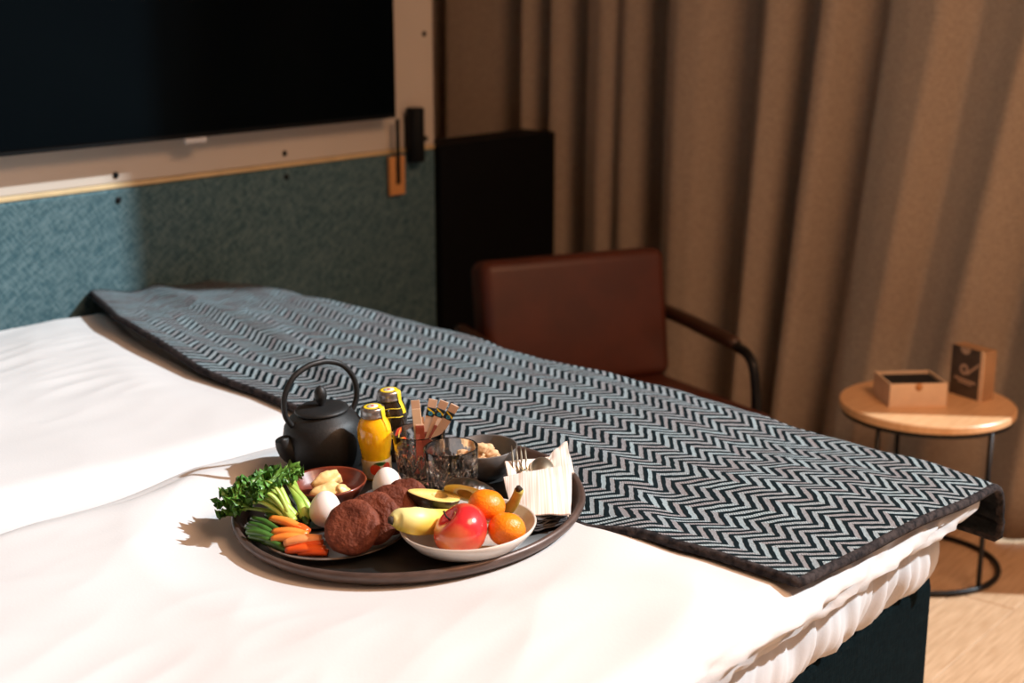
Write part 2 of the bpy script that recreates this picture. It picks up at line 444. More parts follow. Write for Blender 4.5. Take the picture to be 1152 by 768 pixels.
struct(box('wall_head', (X0 - .1, Y0, 0), (X0, WY, HC), 'wall', bev=0))
struct(box('wall_side', (X0, Y0 - .1, 0), (WX + .2, Y0, HC), 'wall', bev=0))
struct(box('ceiling', (X0 - .1, Y0 - .1, HC), (WX + .2, WY + .1, HC + .1), 'ceil', bev=0))
WIN_Y = 1.48
struct(box('wall_window', (WX, WIN_Y, 0), (WX + .18, WY, HC), 'wall', bev=0))
struct(box('baseboard_window', (WX - .015, WIN_Y, 0), (WX, WY, 0.08), 'trim', bev=0.002))
win = struct(thing('window_1', 'floor to ceiling window', None, Matrix.Translation((WX + .09, 0, 0))))
del win['label']
for k, y in enumerate((-3.58, WIN_Y - .03)):
    box('window_frame', (-.03, y - .02, 0), (.03, y + .02, HC), 'trim', win, bev=0.004)
box('window_sill', (-.03, -3.58, 0), (.03, WIN_Y, 0.05), 'trim', win, bev=0.004)
box('pane', (-.003, -3.57, 0.05), (.003, WIN_Y - .04, HC), 'glass', win, bev=0)
pane_m, N_, L_, B_ = new_mat('window_pane')
N_.remove(B_)
tr = N_.new('ShaderNodeBsdfTransparent'); gl = N_.new('ShaderNodeBsdfGlossy'); gl.inputs['Roughness'].default_value = 0.0
mxs = N_.new('ShaderNodeMixShader'); mxs.inputs[0].default_value = 0.05
L_.new(tr.outputs[0], mxs.inputs[1]); L_.new(gl.outputs[0], mxs.inputs[2]); L_.new(mxs.outputs[0], N_['Material Output'].inputs[0])
for o in win.children:
    if o.name.startswith('pane'): o.data.materials[0] = pane_m
M['ground'] = mat('outside_paving', (0.10, 0.11, 0.10), 0.9)
struct(box('ground_outside', (WX + .2, -30, -3.2), (40, 30, -3.1), 'ground', bev=0))

# ------------------------------------------------------------------ partition with the television
PY = 2.72
part = struct(box('wall_partition', (X0, PY + .022, 0), (2.92, PY + .12, 2.05), 'wall', bev=0.002))
def screw(parent, px, py, yy, r=0.0075):
    p = at_y(px, py, yy)
    V, Fc = lathe([(0, 0.004), (r * .7, 0.004), (r, 0.002), (r, 0)], 14)
    o = mesh('screw', V, Fc, 'black_plastic', parent); o.rotation_euler = (PI / 2, 0, 0)
    o.location = p - parent.matrix_world.translation
    return o
bd = thing('wall_board', 'beige board behind the television with dark screw heads', 'wall panel', Matrix.Translation((1.6, PY, .937)))
box('board_panel', (-1.9, 0, 0.012), (2.925 - 1.6, 0.02, 1.11), 'board', bd, bev=0.002)
box('edge_strip', (-1.9, -0.004, 0), (2.925 - 1.6, 0.02, 0.011), 'board_edge', bd, bev=0.002)
bpy.context.view_layer.update()
for px, py in ((130, 197), (320, 172.5), (477, 38), (-70, 222)): screw(bd, px, py, PY)
fp = thing('fabric_panel', 'teal woven fabric wall panel along the bed below the beige board', 'wall panel', Matrix.Translation((1.6, PY, 0)))
box('upholstery', (-1.9, -0.012, 0.0), (2.915 - 1.6, 0.02, 0.936), 'teal_fabric', fp, bev=0.006)
bpy.context.view_layer.update()
for px, py in ((133, 225), (322, 199)): screw(fp, px, py, PY - .012)
bp = box('black_partition_panel', (2.921, PY - .03, 0), (3.435, PY + .10, 0.947), 'black_panel', bev=0.004)
tag(bp, 'low matte black partition panel in front of the curtain beside the chair', 'wall panel')

TY = 2.655
p_r = at_y(446.7, 132.5, TY)
tv = thing('television', 'large black flat television mounted on the beige board', 'television', Matrix.Translation((p_r.x - .66, TY, p_r.z)))
box('casing', (-.66, 0.002, 0), (.66, 0.045, .76), 'black_plastic', tv, bev=0.004)
box('screen', (-.652, -0.001, 0.012), (.652, 0.004, .752), 'screen', tv, bev=0)
lp = at_y(220, 154, TY)
box('logo_plate', (lp.x - tv.location.x - .03, -0.004, -0.012), (lp.x - tv.location.x + .03, 0.006, 0.0005), 'silver', tv, bev=0.002)
box('wall_mount', (-.2, 0.04, .2), (.2, 0.064, .55), 'black_plastic', tv, bev=0.002)

lp0 = at_y(467, 121, PY - .03); lp1 = at_y(469, 182, PY - .03)
br = thing('wall_bracket', 'black upright bracket at the edge of the beige board beside the television', 'bracket', Matrix.Translation((lp0.x, PY - .03, lp1.z)))
hh = lp0.z - lp1.z
V, Fc = lathe([(0, 0), (.021, 0), (.0245, .004), (.0245, hh - .004), (.021, hh), (0, hh)], 28)
mesh('body', V, Fc, 'black_plastic', br)
V, Fc = tube([(0.02, -.005, hh * .42), (.036, -.006, hh * .42)], .007, 10); mesh('knob', V, Fc, 'black_plastic', br)
box('wall_plate', (-.012, .018, .02), (.012, .031, hh - .02), 'black_plastic', br, bev=0.002)
tp0 = at_y(447.5, 176, PY - .03); tp1 = at_y(448.5, 219, PY - .03)
tg = thing('hanging_tag', 'slotted tan wooden tag on a black strap below the bracket', 'tag', Matrix.Translation((tp0.x, PY - .028, tp1.z)))
hh = tp0.z - tp1.z
bm = bmesh.new()
def bm_box(bm, lo, hi):
    r = bmesh.ops.create_cube(bm, size=1)
    for v in r['verts']: v.co = Vector(((lo[k] + hi[k]) / 2 + v.co[k] * (hi[k] - lo[k]) for k in range(3)))
for lo, hi in (((-.028, 0, 0), (-.006, .009, hh)), ((.006, 0, 0), (.028, .009, hh)), ((-.006, 0, 0), (.006, .009, .026)), ((-.006, 0, hh - .012), (.006, .009, hh))): bm_box(bm, lo, hi)
bmesh.ops.remove_doubles(bm, verts=bm.verts[:], dist=1e-5)
from_bm('tag_plate', bm, 'tan_wood', tg)
st0 = at_y(452, 133, PY - .03)
box('strap', (-.006, -.004, .03), (.008, -.0005, st0.z - tp1.z), 'black_plastic', tg, bev=0.001)

# ------------------------------------------------------------------ curtains
def curtain(name, label, marks, xm, zlo, zhi, shear, y_end=None):
    """marks: (photo column at eye line, offset) control points; the cloth hangs on a rail at X = xm"""
    ks = []
    for px, off in marks:
        ks.append((at_x(px, 100, xm).y if px is not None else y_end, off))
    ks.sort(key=lambda t: -t[0])
    ys = np.array([k[0] for k in ks]); of = np.array([k[1] for k in ks])
    n = int((ys[0] - ys[-1]) / 0.006)
    yy = np.linspace(ys[0], ys[-1], n)
    xx = np.interp(-yy, -ys, of)
    ker = np.hanning(9); ker /= ker.sum()
    xx = np.convolve(np.pad(xx, 4, mode='edge'), ker, mode='valid')
    nz = 44; V = []; uvs = []
    for i in range(nz):
        z = zlo + (zhi - zlo) * i / (nz - 1)
        t = max(1.13 - z, -.25)
        for j in range(n):
            y = yy[j] + shear(yy[j]) * t
            amp = 1.0 + 0.25 * t
            x = xm + xx[j] * 1.35 * amp + 0.008 * fb(y * 5, z * 1.3, xm * 3)
            V.append((x, y, z))
    o = mesh(name, V, grid_faces(nz, n), 'curtain')
    md = o.modifiers.new('thick', 'SOLIDIFY'); md.thickness = 0.003; md.offset = 0
    return tag(o, label, 'curtain', 'floor length curtains')
A = [(455, .03), (478, -.02), (492, -.035), (499, .05), (507, .05), (513, -.05), (530, -.035), (560, .0), (583, .06), (589, .045), (595, -.045), (603, -.02), (616, .045), (622, .05), (627, -.04), (640, -.02), (654, .05), (662, .045), (668, -.035), (690, -.05), (702, -.03), (716, -.05), (733, -.03), (741, .06), (748, .07)]
curtain('curtain', 'brown linen curtain behind the black partition panel', A, 3.515, 0.012, HC - .03, lambda y: 0.0)
Bm = [(749, .06), (757, -.035), (775, -.05), (797, -.035), (822, .035), (842, .04), (853, -.02), (868, -.045), (884, -.02), (897, .04), (910, .04), (922, -.045), (940, -.045), (956, .03), (974, .045), (992, -.015), (1020, -.035), (1052, -.05), (1064, -.03), (1085, .0), (1120, -.02), (1150, -.045), (1190, .03), (1230, -.04), (1270, .03), (1310, -.045), (1350, .02), (1395, -.01)]
curtain('curtain', 'brown linen curtain hanging behind the armchair and side table', Bm, 3.47, 0.012, HC - .03, lambda y: float(np.interp(y, [.74, 1.05, 1.3, 2.26], [-.26, .05, .163, 0])))

# ================================================================== THE BED
YT = np.array([.70, .80, .95, 1.2, 1.5, 1.7, 1.9, 2.2, 2.45, 2.7]); ZT = np.array([.622, .632, .641, .647, .655, .660, .672, .684, .690, .682])
# tray plane
TRAY_Z = 0.656
TC = at_z(461, 569, TRAY_Z)
tilt, lean = math.radians(2.6), math.radians(2.3)      # the tray sinks into the soft bed at its front and left
TU = (RT * math.cos(tilt) + ZZ * math.sin(tilt)); TV = FH * math.cos(lean) + ZZ * math.sin(lean); TN = TU.cross(TV).normalized(); TV = TN.cross(TU)
TM = Matrix(((TU.x, TV.x, TN.x, TC.x), (TU.y, TV.y, TN.y, TC.y), (TU.z, TV.z, TN.z, TC.z), (0, 0, 0, 1)))
TMI = TM.inverted()
def tray_plane(x, y):
    return TC.z - (TN.x * (x - TC.x) + TN.y * (y - TC.y)) / TN.z
def bed_top(x, y):
    """upper surface of the bedding, smooth, without small creases"""
    z = float(np.interp(y, YT, ZT))
    z -= 0.020 * sm(1.75, 2.12, x) * (1 - sm(.8, 1.5, y))
    z += 0.012 * fb(x * 1.7, y * 1.7, 3.1) + 0.008 * fb(x * 4, y * 3, 7.7)
    z -= 0.030 * math.exp(-((y - 1.715 - .02 * fb(x * 2, 5)) / .035) ** 2) * (1 - sm(1.5, 1.65, x)) * sm(.27, .50, math.hypot(x - TC.x, y - TC.y))
    d = math.hypot(x - TC.x, y - TC.y)
    wgt = 1 - sm(.262, .40, d)
    return z * (1 - wgt) + (tray_plane(x, y) - 0.0085) * wgt
def tray_w(x, y):
    return 1 - sm(.262, .36, math.hypot(x - TC.x, y - TC.y))
EY = [.70, .79, .92, 1.0, 1.10, 1.45, 1.8, 1.9, 2.06, 2.28, 2.42, 2.60, 2.75]; EX = [1.52, 1.535, 1.53, 1.515, 1.485, 1.53, 1.565, 1.575, 1.575, 1.615, 1.65, 1.735, 1.80]
def throw_left(y): return float(np.interp(y, EY, EX))
def crease(x, y, seed):
    d = tray_w(x, y)
    wx = x + .12 * fb(x * 1.3, y * 1.3, seed + 20); wy = y + .12 * fb(x * 1.3, y * 1.3, seed + 30)
    a = 0.0
    for k, (ang, fr, am) in enumerate(((0.35, 5.5, .0055), (-0.5, 8.0, .0035), (1.1, 7.0, .003), (0.1, 16.0, .0016))):
        s = math.cos(ang) * wx + math.sin(ang) * wy; t = -math.sin(ang) * wx + math.cos(ang) * wy
        v = fb(s * fr * .35, t * fr, seed + k * 3.3)
        a += am * (1 - 2.2 * abs(v)) * sm(-.3, .4, fb(s * 1.5, t * 1.5, seed + 9 + k))
    return a * (1 - d)

bed = thing('bed', 'dark upholstered box spring bed under the white duvets', 'bed', Matrix.Translation((1.05, 1.75, 0)))
def bed_part(name, lo, hi, m, bev, seg=4):
    return box(name, [a - b for a, b in zip(lo, (1.05, 1.75, 0))], [a - b for a, b in zip(hi, (1.05, 1.75, 0))], m, bed, bev, seg, True)
bed_part('box_spring', (-.02, .880, .075), (2.185, 2.64, .43), 'box', .035)
for lx, ly in ((2.08, .98), (2.08, 2.52), (.1, .98), (.1, 2.52)):
    V, Fc = lathe([(0, 0), (.022, 0), (.026, .08), (0, .08)], 16)
    o = mesh('leg', V, Fc, 'frame_metal', bed); o.location = (lx - 1.05, ly - 1.75, 0)
hb = bed_part('headboard', (-.14, .80, 0.0), (-.03, 2.66, 1.05), 'box', .02)

def bedding(name, label, ylo, yhi, zbot, top_fn, roll_fn, x_lo, x_hi, m, cat, nx=230, ny=120, rb=.055, ends=.085, far_roll=.04, tail=.5, emin=.25):
    V = []
    cols = None
    for i in range(nx):
        x = x_lo + (x_hi - x_lo) * i / (nx - 1)
        e = 1.0
        if x > x_hi - ends: e = max(emin, math.sqrt(max(0.004, 1 - ((x - x_hi + ends) / ends) ** (3 if m == 'sheet' else 2))))
        if x < x_lo + ends: e = math.sqrt(max(0.004, 1 - ((x_lo + ends - x) / ends) ** 2))
        tc_ = max(0, (x - x_hi + .055) / .055); csh = .055 * (1 - math.sqrt(max(0, 1 - tc_ * tc_)))
        row = []
        zt0 = top_fn(x, ylo + rb); zm = (zt0 + zbot) / 2; hr = (zt0 - zbot) / 2
        for q in range(5):                                   # underside
            y = ylo + rb + tail * (1 - q / 5) * (yhi - ylo - rb - far_roll)
            row.append((x, y, zbot))
        for q in range(15):                                  # rolled side
            a = -PI / 2 - PI * q / 14
            g = roll_fn(x, a) * (1 - sm(x_hi - .11, x_hi - .02, x)) * (1 - sm(.55, 1.0, math.sin(a))) * (1 - sm(.6, 1.0, -math.sin(a)))
            row.append((x, ylo + rb + (rb + g) * math.cos(a), zm + (hr + g * .6) * math.sin(a)))
        for q in range(1, ny):
            y = ylo + rb + (yhi - ylo - rb - far_roll) * q / (ny - 1)
            row.append((x, y, top_fn(x, y)))
        y1 = yhi - far_roll; zt1 = top_fn(x, y1); zm1 = (zt1 + zbot) / 2; hr1 = (zt1 - zbot) / 2
        for q in range(1, 9):
            a = PI / 2 - PI * q / 8
            row.append((x, y1 + far_roll * math.cos(a), zm1 + hr1 * math.sin(a)))
        for (xx, y, z) in row:
            mid = (zt0 + zbot) / 2
            V.append((xx, y + csh * (1 - sm(ylo, ylo + .25, y)), mid + (z - mid) * e))
        cols = len(row)
    Fc = grid_faces(nx, cols, True)
    Fc.append(tuple(range(cols))); Fc.append(tuple((nx - 1) * cols + k for k in range(cols - 1, -1, -1)))
    o = mesh(name, V, Fc, m)
    return tag(o, label, cat) if label else o

def under_throw(x, y):
    return sm(.0, .035, x - throw_left(y)) * sm(.86, .95, y)
def flat_by_throw(x, y):
    return 1 - sm(-.12, -.02, x - throw_left(y))
def near_top(x, y):
    return bed_top(x, y) - .013 * under_throw(x, y) + crease(x, y, 1.0) * flat_by_throw(x, y)
def near_roll(x, a):
    return .018 * fb(x * 4, a * 1.3, 2) + .018 * fb(x * 11 + a * 2.2, a * 1.6, 4) + .009 * fb(x * 27 + a * 4, a * 1.5, 5)
def far_top(x, y):
    return bed_top(x, y) - .013 * under_throw(x, y) + crease(x, y, 5.0) * 1.5 * flat_by_throw(x, y) - .03 * (1 - sm(1.70, 1.82, y)) * (1 - under_throw(x, y)) * sm(.27, .50, math.hypot(x - TC.x, y - TC.y))
def far_roll_(x, a): return 0.0
bedding('duvet', 'white puffy duvet that carries the breakfast tray', .790, 1.755, .549, near_top, near_roll, .0, 2.152, 'duvet', 'duvet', nx=320, ny=150)
bedding('duvet', 'rumpled white duvet beside the teal fabric panel', 1.757, 2.675, .552, far_top, far_roll_, .0, 2.135, 'duvet', 'duvet', nx=250, ny=150)
def mat_top(x, y): return .546
def mat_roll(x, a):
    low = sm(-.2, .9, -math.sin(a))
    pl = fb(x * 46 + .8 * a, a * .7, 11) * .017 + fb(x * 21, a * .9, 12) * .015
    return .006 * fb(x * 4, a, 9) + pl * (.25 + .75 * (.5 - .5 * math.sin(a)))
mt = bedding('mattress', None, .856, 2.66, .405, mat_top, mat_roll, -.02, 2.166, 'sheet', None, nx=420, ny=8, rb=.062, ends=.05, emin=.55)
mt.parent = bed; mt.matrix_parent_inverse = bed.matrix_world.inverted(); mt.matrix_basis = Matrix.Identity(4)
bpy.context.view_layer.update()
for v in mt.data.vertices: v.co -= Vector((1.05, 1.75, 0))
mt.matrix_parent_inverse = Matrix.Identity(4)
mt['label'] = 'gathered white sheet over the mattress'

# ------------------------------------------------------------------ herringbone throw
def near_edge(s):       # y of the near edge along the throw's width
    return float(np.interp(s, [0, .45, .60, .80], [.800, .772, .772, .785]))
NS, NT = 120, 330
WID = .74
top, uvs = [], []
for j in range(NT):
    tv_ = j / (NT - 1)
    for i in range(NS):
        s = WID * i / (NS - 1)
        yn = near_edge(s); y = yn + (2.70 - yn) * tv_
        xl = throw_left(y)
        xb = 2.094 + .008 * fb(y * 3, 1)
        flat = xb - xl
        sl = s / WID * (flat + .158)
        if sl <= flat:
            x = xl + sl; dz = 0.0; hang = 0
        else:
            q = sl - flat; R = .075; arc = R * PI / 2
            if q < arc: a = q / R; x = xb + R * math.sin(a); dz = -R * (1 - math.cos(a))
            else: x = xb + R + .003 + .012 * abs(fb(y * 9, q * 4)); dz = -R - (q - arc)
        z = bed_top(min(x, 2.10), y)
        tw = tray_w(x, y)
        lift = .0155 * (1 - tw)
        lift += (1 - tw) * (.006 * fb(x * 7, y * 5, 40) + .004 * fb(x * 15, y * 12, 41)) * sm(.0, .06, sl) * sm(.0, .15, y - yn)
        lift += .022 * math.exp(-(sl / .09) ** 2) * sm(1.9, 2.3, y)            # far end of the front edge stands up
        lift -= .003 * (1 - sm(.0, .05, tv_ * (2.7 - yn))) * sm(.05, .2, s)    # droops over the duvet's rolled side
        lift += .010 * math.exp(-((sl - .20 - .1 * fb(y * 2, 8)) / .035) ** 2) * sm(1.2, 1.6, y)
        top.append(Vector((x, y, z + lift + dz)))
        uvs.append((y, sl))
TH = .012
# normals for thickness
T3 = np.array(top).reshape(NT, NS, 3)
gu = np.gradient(T3, axis=0); gv = np.gradient(T3, axis=1)
nn = np.cross(gv, gu); nn /= np.linalg.norm(nn, axis=2, keepdims=True) + 1e-9
Bt = T3 - nn * TH
# rounded rim: pull the border of both sheets together
V = [tuple(p) for p in T3.reshape(-1, 3)] + [tuple(p) for p in Bt.reshape(-1, 3)]
Fc = grid_faces(NT, NS)
n0 = NT * NS
Fc += [tuple(n0 + k for k in reversed(f)) for f in grid_faces(NT, NS)]
thr = mesh('throw_blanket', V, Fc, 'throw', uv=uvs + uvs, mats=['throw_back'], fmat=[0] * ((NT - 1) * (NS - 1)) + [1] * ((NT - 1) * (NS - 1)))
tag(thr, 'grey and black herringbone wool throw across the foot of the bed', 'blanket')
rim = [T3[0, i] for i in range(NS)] + [T3[j, NS - 1] for j in range(1, NT)] + [T3[NT - 1, i] for i in range(NS - 2, -1, -1)] + [T3[j, 0] for j in range(NT - 2, 0, -1)]
rimb = [Bt[0, i] for i in range(NS)] + [Bt[j, NS - 1] for j in range(1, NT)] + [Bt[NT - 1, i] for i in range(NS - 2, -1, -1)] + [Bt[j, 0] for j in range(NT - 2, 0, -1)]
mid = [Vector((a + b) / 2) for a, b in zip(rim, rimb)][::2]
V, Fc = tube(mid, TH * .62, 8, closed=True)
hem = mesh('hem', V, Fc, 'throw_edge', thr)
hem['label'] = 'dark twisted wool edge'

# ================================================================== ARMCHAIR
ca = math.radians(-26)                                    # backrest runs along this heading
cu = Vector((math.cos(ca), math.sin(ca), 0)); cv = Vector((-cu.y, cu.x, 0))   # cv points to the back of the chair
pl_, pr_ = at_z(537, 296, .70), at_z(737, 280, .70)
cc = (pl_ + pr_) / 2
CM = Matrix(((cu.x, cv.x, 0, cc.x), (cu.y, cv.y, 0, cc.y), (0, 0, 1, 0), (0, 0, 0, 1)))
ch = thing('armchair', 'low brown leather armchair with black tube arms between bed and curtain', 'armchair', CM)
def cushion(name, lo, hi, bev, parent, m='leather', rot=None, piv=None):
    o = box(name, lo, hi, m, parent, bev, 5, True)
    if rot is not None:
        R = Matrix.Translation(piv) @ Matrix.Rotation(rot, 4, 'X') @ Matrix.Translation(-Vector(piv))
        o.data.transform(R)
    return o
bk = cushion('backrest', (-.262, -.05, .365), (.262, .055, .705), .03, ch, rot=math.radians(-9), piv=(0, 0, .70))
st = cushion('seat', (-.262, -.60, .27), (.262, -.02, .39), .035, ch, rot=math.radians(-3), piv=(0, -.3, .35))
for s in (-1, 1):
    x = s * .295
    P = catmull([(x, .10, .0), (x, .075, .28), (x, .045, .50), (x, -.02, .522), (x, -.16, .515), (x, -.34, .508), (x, -.405, .495), (x, -.435, .445), (x, -.45, .30), (x, -.46, .0)], 6)
    V, Fc = tube(P, .0125, 10)
    fr = mesh('arm_frame', V, Fc, 'frame_metal', ch)
    P = catmull([(x, .035, .527), (x, -.10, .525), (x, -.25, .519), (x, -.35, .514)], 5)
    V, Fc = tube(P, [.013] + [.0185] * (len(P) - 2) + [.013], 12)
    mesh('armrest', V, Fc, 'arm_wood', fr)
for yy_, zz_ in ((.075, .30), (-.45, .30)):
    V, Fc = tube([(-.295, yy_, zz_ - .03), (.295, yy_, zz_ - .03)], .011, 10)
    mesh('crossbar', V, Fc, 'frame_metal', ch)

# ================================================================== SIDE TABLE
TZ = .415
tcen = at_z(1041, 452.5, TZ); TR = .205
tcen.x += .01
tb = thing('side_table', 'small round wooden side table on thin black metal legs', 'side table', Matrix.Translation((tcen.x, tcen.y, 0)))
V, Fc = lathe([(0, TZ - .020), (TR - .004, TZ - .020), (TR, TZ - .016), (TR, TZ - .003), (TR - .003, TZ), (0, TZ)], 80)
mesh('table_top', V, Fc, 'table_wood', tb, smooth=False)
V, Fc = lathe([(TR - .012, TZ - .030), (TR - .006, TZ - .030), (TR - .006, TZ - .0205), (TR - .012, TZ - .0205), (TR - .012, TZ - .030)], 80)
mesh('rim_ring', V, Fc, 'frame_metal', tb)
for px in (962, 1026, 1127):
    d = at_z(px, 478 if px != 1026 else 440, TZ) - tcen; a = math.atan2(d.y, d.x)
    if px == 1026: a = math.atan2(FH.y, FH.x) + .05
    V, Fc = tube([((TR - .011) * math.cos(a), (TR - .011) * math.sin(a), .004), ((TR - .011) * math.cos(a), (TR - .011) * math.sin(a), TZ - .022)], .006, 10)
    mesh('leg', V, Fc, 'frame_metal', tb)
V, Fc = tube([((TR - .011) * math.cos(2 * PI * k / 64), (TR - .011) * math.sin(2 * PI * k / 64), .007) for k in range(64)], .007, 8, closed=True)
mesh('base_ring', V, Fc, 'frame_metal', tb)

# open card box
fl_, fr_ = at_z(1000, 458, TZ), at_z(1064.5, 456.5, TZ)
bu = (fr_ - fl_); bw = bu.length; bu.normalize(); bv = Vector((-bu.y, bu.x, 0))
BM = Matrix(((bu.x, bv.x, 0, fl_.x), (bu.y, bv.y, 0, fl_.y), (0, 0, 1, TZ), (0, 0, 0, 1)))
bx = thing('card_box', 'open tan card box with black lining on the side table', 'box', BM)
BD, BH, t = .118, .056, .005
box('base', (0, 0, 0), (bw, BD, t), 'kraft', bx, bev=0.0005)
for nme, lo, hi in (('front_panel', (0, 0, t), (bw, t, BH)), ('back_panel', (0, BD - t, t), (bw, BD, BH)), ('side_panel', (0, t, t), (t, BD - t, BH)), ('side_panel', (bw - t, t, t), (bw, BD - t, BH))):
    box(nme, lo, hi, 'kraft', bx, bev=0.0008)
box('lining', (t, t, t), (bw - t, BD - t, BH - .007), 'lining', bx, bev=0.001)
V, Fc = tube([(bw * .5, -.001, BH - .008), (bw * .5, .004, BH - .008)], .009, 16)
mesh('thumb_tab', V, Fc, 'tan_wood', bx)

# small upright carton with emblem
q0, q1 = at_z(1068, 441, TZ), at_z(1103.5, 452, TZ)
kb = (q1 - q0); kw = kb.length; kb.normalize(); kv = Vector((-kb.y, kb.x, 0))
KM = Matrix(((kb.x, kv.x, 0, q0.x), (kb.y, kv.y, 0, q0.y), (0, 0, 1, TZ), (0, 0, 0, 1)))
kn = thing('carton', 'upright dark carton with pale ring emblem on the side table', 'carton', KM)
KH, KD = .122, .042
box('body', (0, .001, 0), (kw, KD, KH), 'kraft2', kn, bev=0.001)
cv_ = box('cover', (0, -.002, 0), (kw - .010, .0008, KH), 'cover', kn, bev=0.0005)
box('spine_strip', (kw - .0099, -.002, 0), (kw + .0005, .0009, KH), 'kraft', kn, bev=0.0005)
def disc_ring(r0, r1, cx, cz, y, n=28, a0=0, a1=2 * PI):
    V, Fc = [], []
    for i in range(n + 1):
        a = a0 + (a1 - a0) * i / n
        V += [(cx + r0 * math.cos(a), y, cz + r0 * math.sin(a)), (cx + r1 * math.cos(a), y, cz + r1 * math.sin(a))]
        if i: Fc.append((2 * i - 2, 2 * i - 1, 2 * i + 1, 2 * i))
    return V, Fc
quad = lambda pts, y: ([(a, y, b) for a, b in pts], [tuple(range(len(pts)))])
yk = -.0026
em = join(disc_ring(.006, .0135, kw * .43, KH * .56, yk), disc_ring(0, .016, kw * .43, KH * .99, yk, 20, PI, 2 * PI), quad([(kw * .50, KH * .50), (kw * .55, KH * .46), (kw * .88, KH * .70), (kw * .88, KH * .75)], yk))
mesh('emblem', *em, 'ink', cv_, smooth=False)
tx = join(quad([(kw * .14, KH * .345), (kw * .80, KH * .30), (kw * .80, KH * .35), (kw * .14, KH * .385)], yk), quad([(kw * .26, KH * .285), (kw * .68, KH * .255), (kw * .68, KH * .29), (kw * .26, KH * .32)], yk))
mesh('lettering', *tx, 'ink', cv_, smooth=False)

# ================================================================== THE TRAY AND WHAT STANDS ON IT
camL = TMI @ CAM
def tp(px, py, h=0.0):
    """point at height h over the tray floor seen at this photo column and row, in tray coordinates"""
    d = TMI.to_3x3() @ ray(px, py)
    return camL + d * ((h - camL.z) / d.z)
def place(px, py, h=0.0, rot=0.0):
    p = tp(px, py, h)
    return TM @ Matrix.Translation(p) @ Matrix.Rotation(rot, 4, 'Z')
def axis_mat(p, zax, roll=0.0):
    zax = Vector(zax).normalized()
    q = zax.to_track_quat('Z', 'Y').to_matrix().to_4x4()
    return TM @ Matrix.Translation(p) @ q @ Matrix.Rotation(roll, 4, 'Z')
def axes_mat(p, zax, xdir):
    z = Vector(zax).normalized(); x = Vector(xdir); x = (x - z * x.dot(z)).normalized(); y = z.cross(x)
    return TM @ Matrix(((x.x, y.x, z.x, p.x), (x.y, y.y, z.y, p.y), (x.z, y.z, z.z, p.z), (0, 0, 0, 1)))
def single(name, VF, m, mw, label, cat, group=None, smooth=True):
    o = mesh(name, VF[0], VF[1], m, None, smooth); o.matrix_world = mw
    return tag(o, label, cat, group)

TRR = .2510
tray = thing('serving_tray', 'large round dark tray with worn rim on the duvet', 'tray', TM)
V, Fc = lathe([(0, -.006), (.232, -.006), (.240, -.004), (.240, -.0012), (0, -.0012)], 96)
mesh('tray_floor', V, Fc, 'tray', tray)
V, Fc = lathe([(.232, -.0055), (.240, -.0065), (TRR - .003, .000), (TRR + .001, .007), (TRR - .001, .0125), (TRR - .005, .0135), (TRR - .009, .011), (TRR - .014, .002), (.231, -.0011), (.232, -.0055)], 96)
mesh('tray_rim', V, Fc, 'tray_rim', tray)

# ---- kettle
kp = tp(367.5, 523, 0.0)
kd = Vector((-.80, -.60, 0)).normalized()                       # the spout points to the front left
kr = math.atan2(kd.y, kd.x)
kt = thing('teapot', 'matte black cast iron teapot with round hoop handle', 'teapot', TM @ Matrix.Translation(kp) @ Matrix.Rotation(kr, 4, 'Z') @ Matrix.Scale(1.06, 4))
prof = [(0, .002), (.040, .002), (.041, .0), (.048, .0), (.051, .003), (.0565, .013), (.0600, .028), (.0600, .040), (.0565, .055), (.0485, .066), (.0395, .0715), (.0375, .074), (.034, .074), (.034, .066), (0, .066)]
KZ = .010
prof = [(r, z + KZ * sm(.015, .05, z)) for r, z in prof]
mesh('body', *lathe(prof, 64), 'iron', kt)
lid = mesh('lid', *lathe([(r, z + KZ) for r, z in [(0, .068), (.033, .068), (.033, .0745), (.0385, .0745), (.0395, .0765), (.0380, .079), (.030, .0815), (.012, .0825), (0, .083)]], 64), 'iron', kt)
V, Fc = lathe([(0, .082), (.0045, .082), (.0045, .087), (.0075, .092), (.0095, .099), (.0088, .106), (.0055, .112), (.002, .1145), (0, .115)], 24)
V = [(x, y, z + KZ - .002) for x, y, z in V]
mesh('knob', V, Fc, 'iron', lid)
sp_ = catmull([(.040, 0, .028), (.054, 0, .034), (.0635, 0, .046), (.0675, 0, .058)], 5)
nsp = len(sp_)
out = tube(sp_, [.020 - .0095 * k / (nsp - 1) for k in range(nsp)], 18, caps=False)
inn = tube([sp_[-1], sp_[-1] * .7 + sp_[-4] * .3, sp_[-4]], [.0105, .008, .0075], 18, caps=True)
mesh('spout', *join(out, inn), 'iron', kt)
hp = catmull([(s_ * x, 0, z) for s_, x, z in [(1, .043, .068), (1, .053, .078), (1, .0595, .095), (1, .0570, .120), (1, .042, .143), (1, .020, .1545), (1, 0, .1570), (-1, .020, .1545), (-1, .042, .143), (-1, .0570, .120), (-1, .0595, .095), (-1, .053, .078), (-1, .043, .068)]], 6)
mesh('handle', *tube(hp, .0042, 12), 'iron', kt)
for s in (-1, 1):
    mesh('lug', *tube([(s * .041, -.007, .072), (s * .0475, 0, .076), (s * .041, .007, .072)], .0042, 10), 'iron', kt)

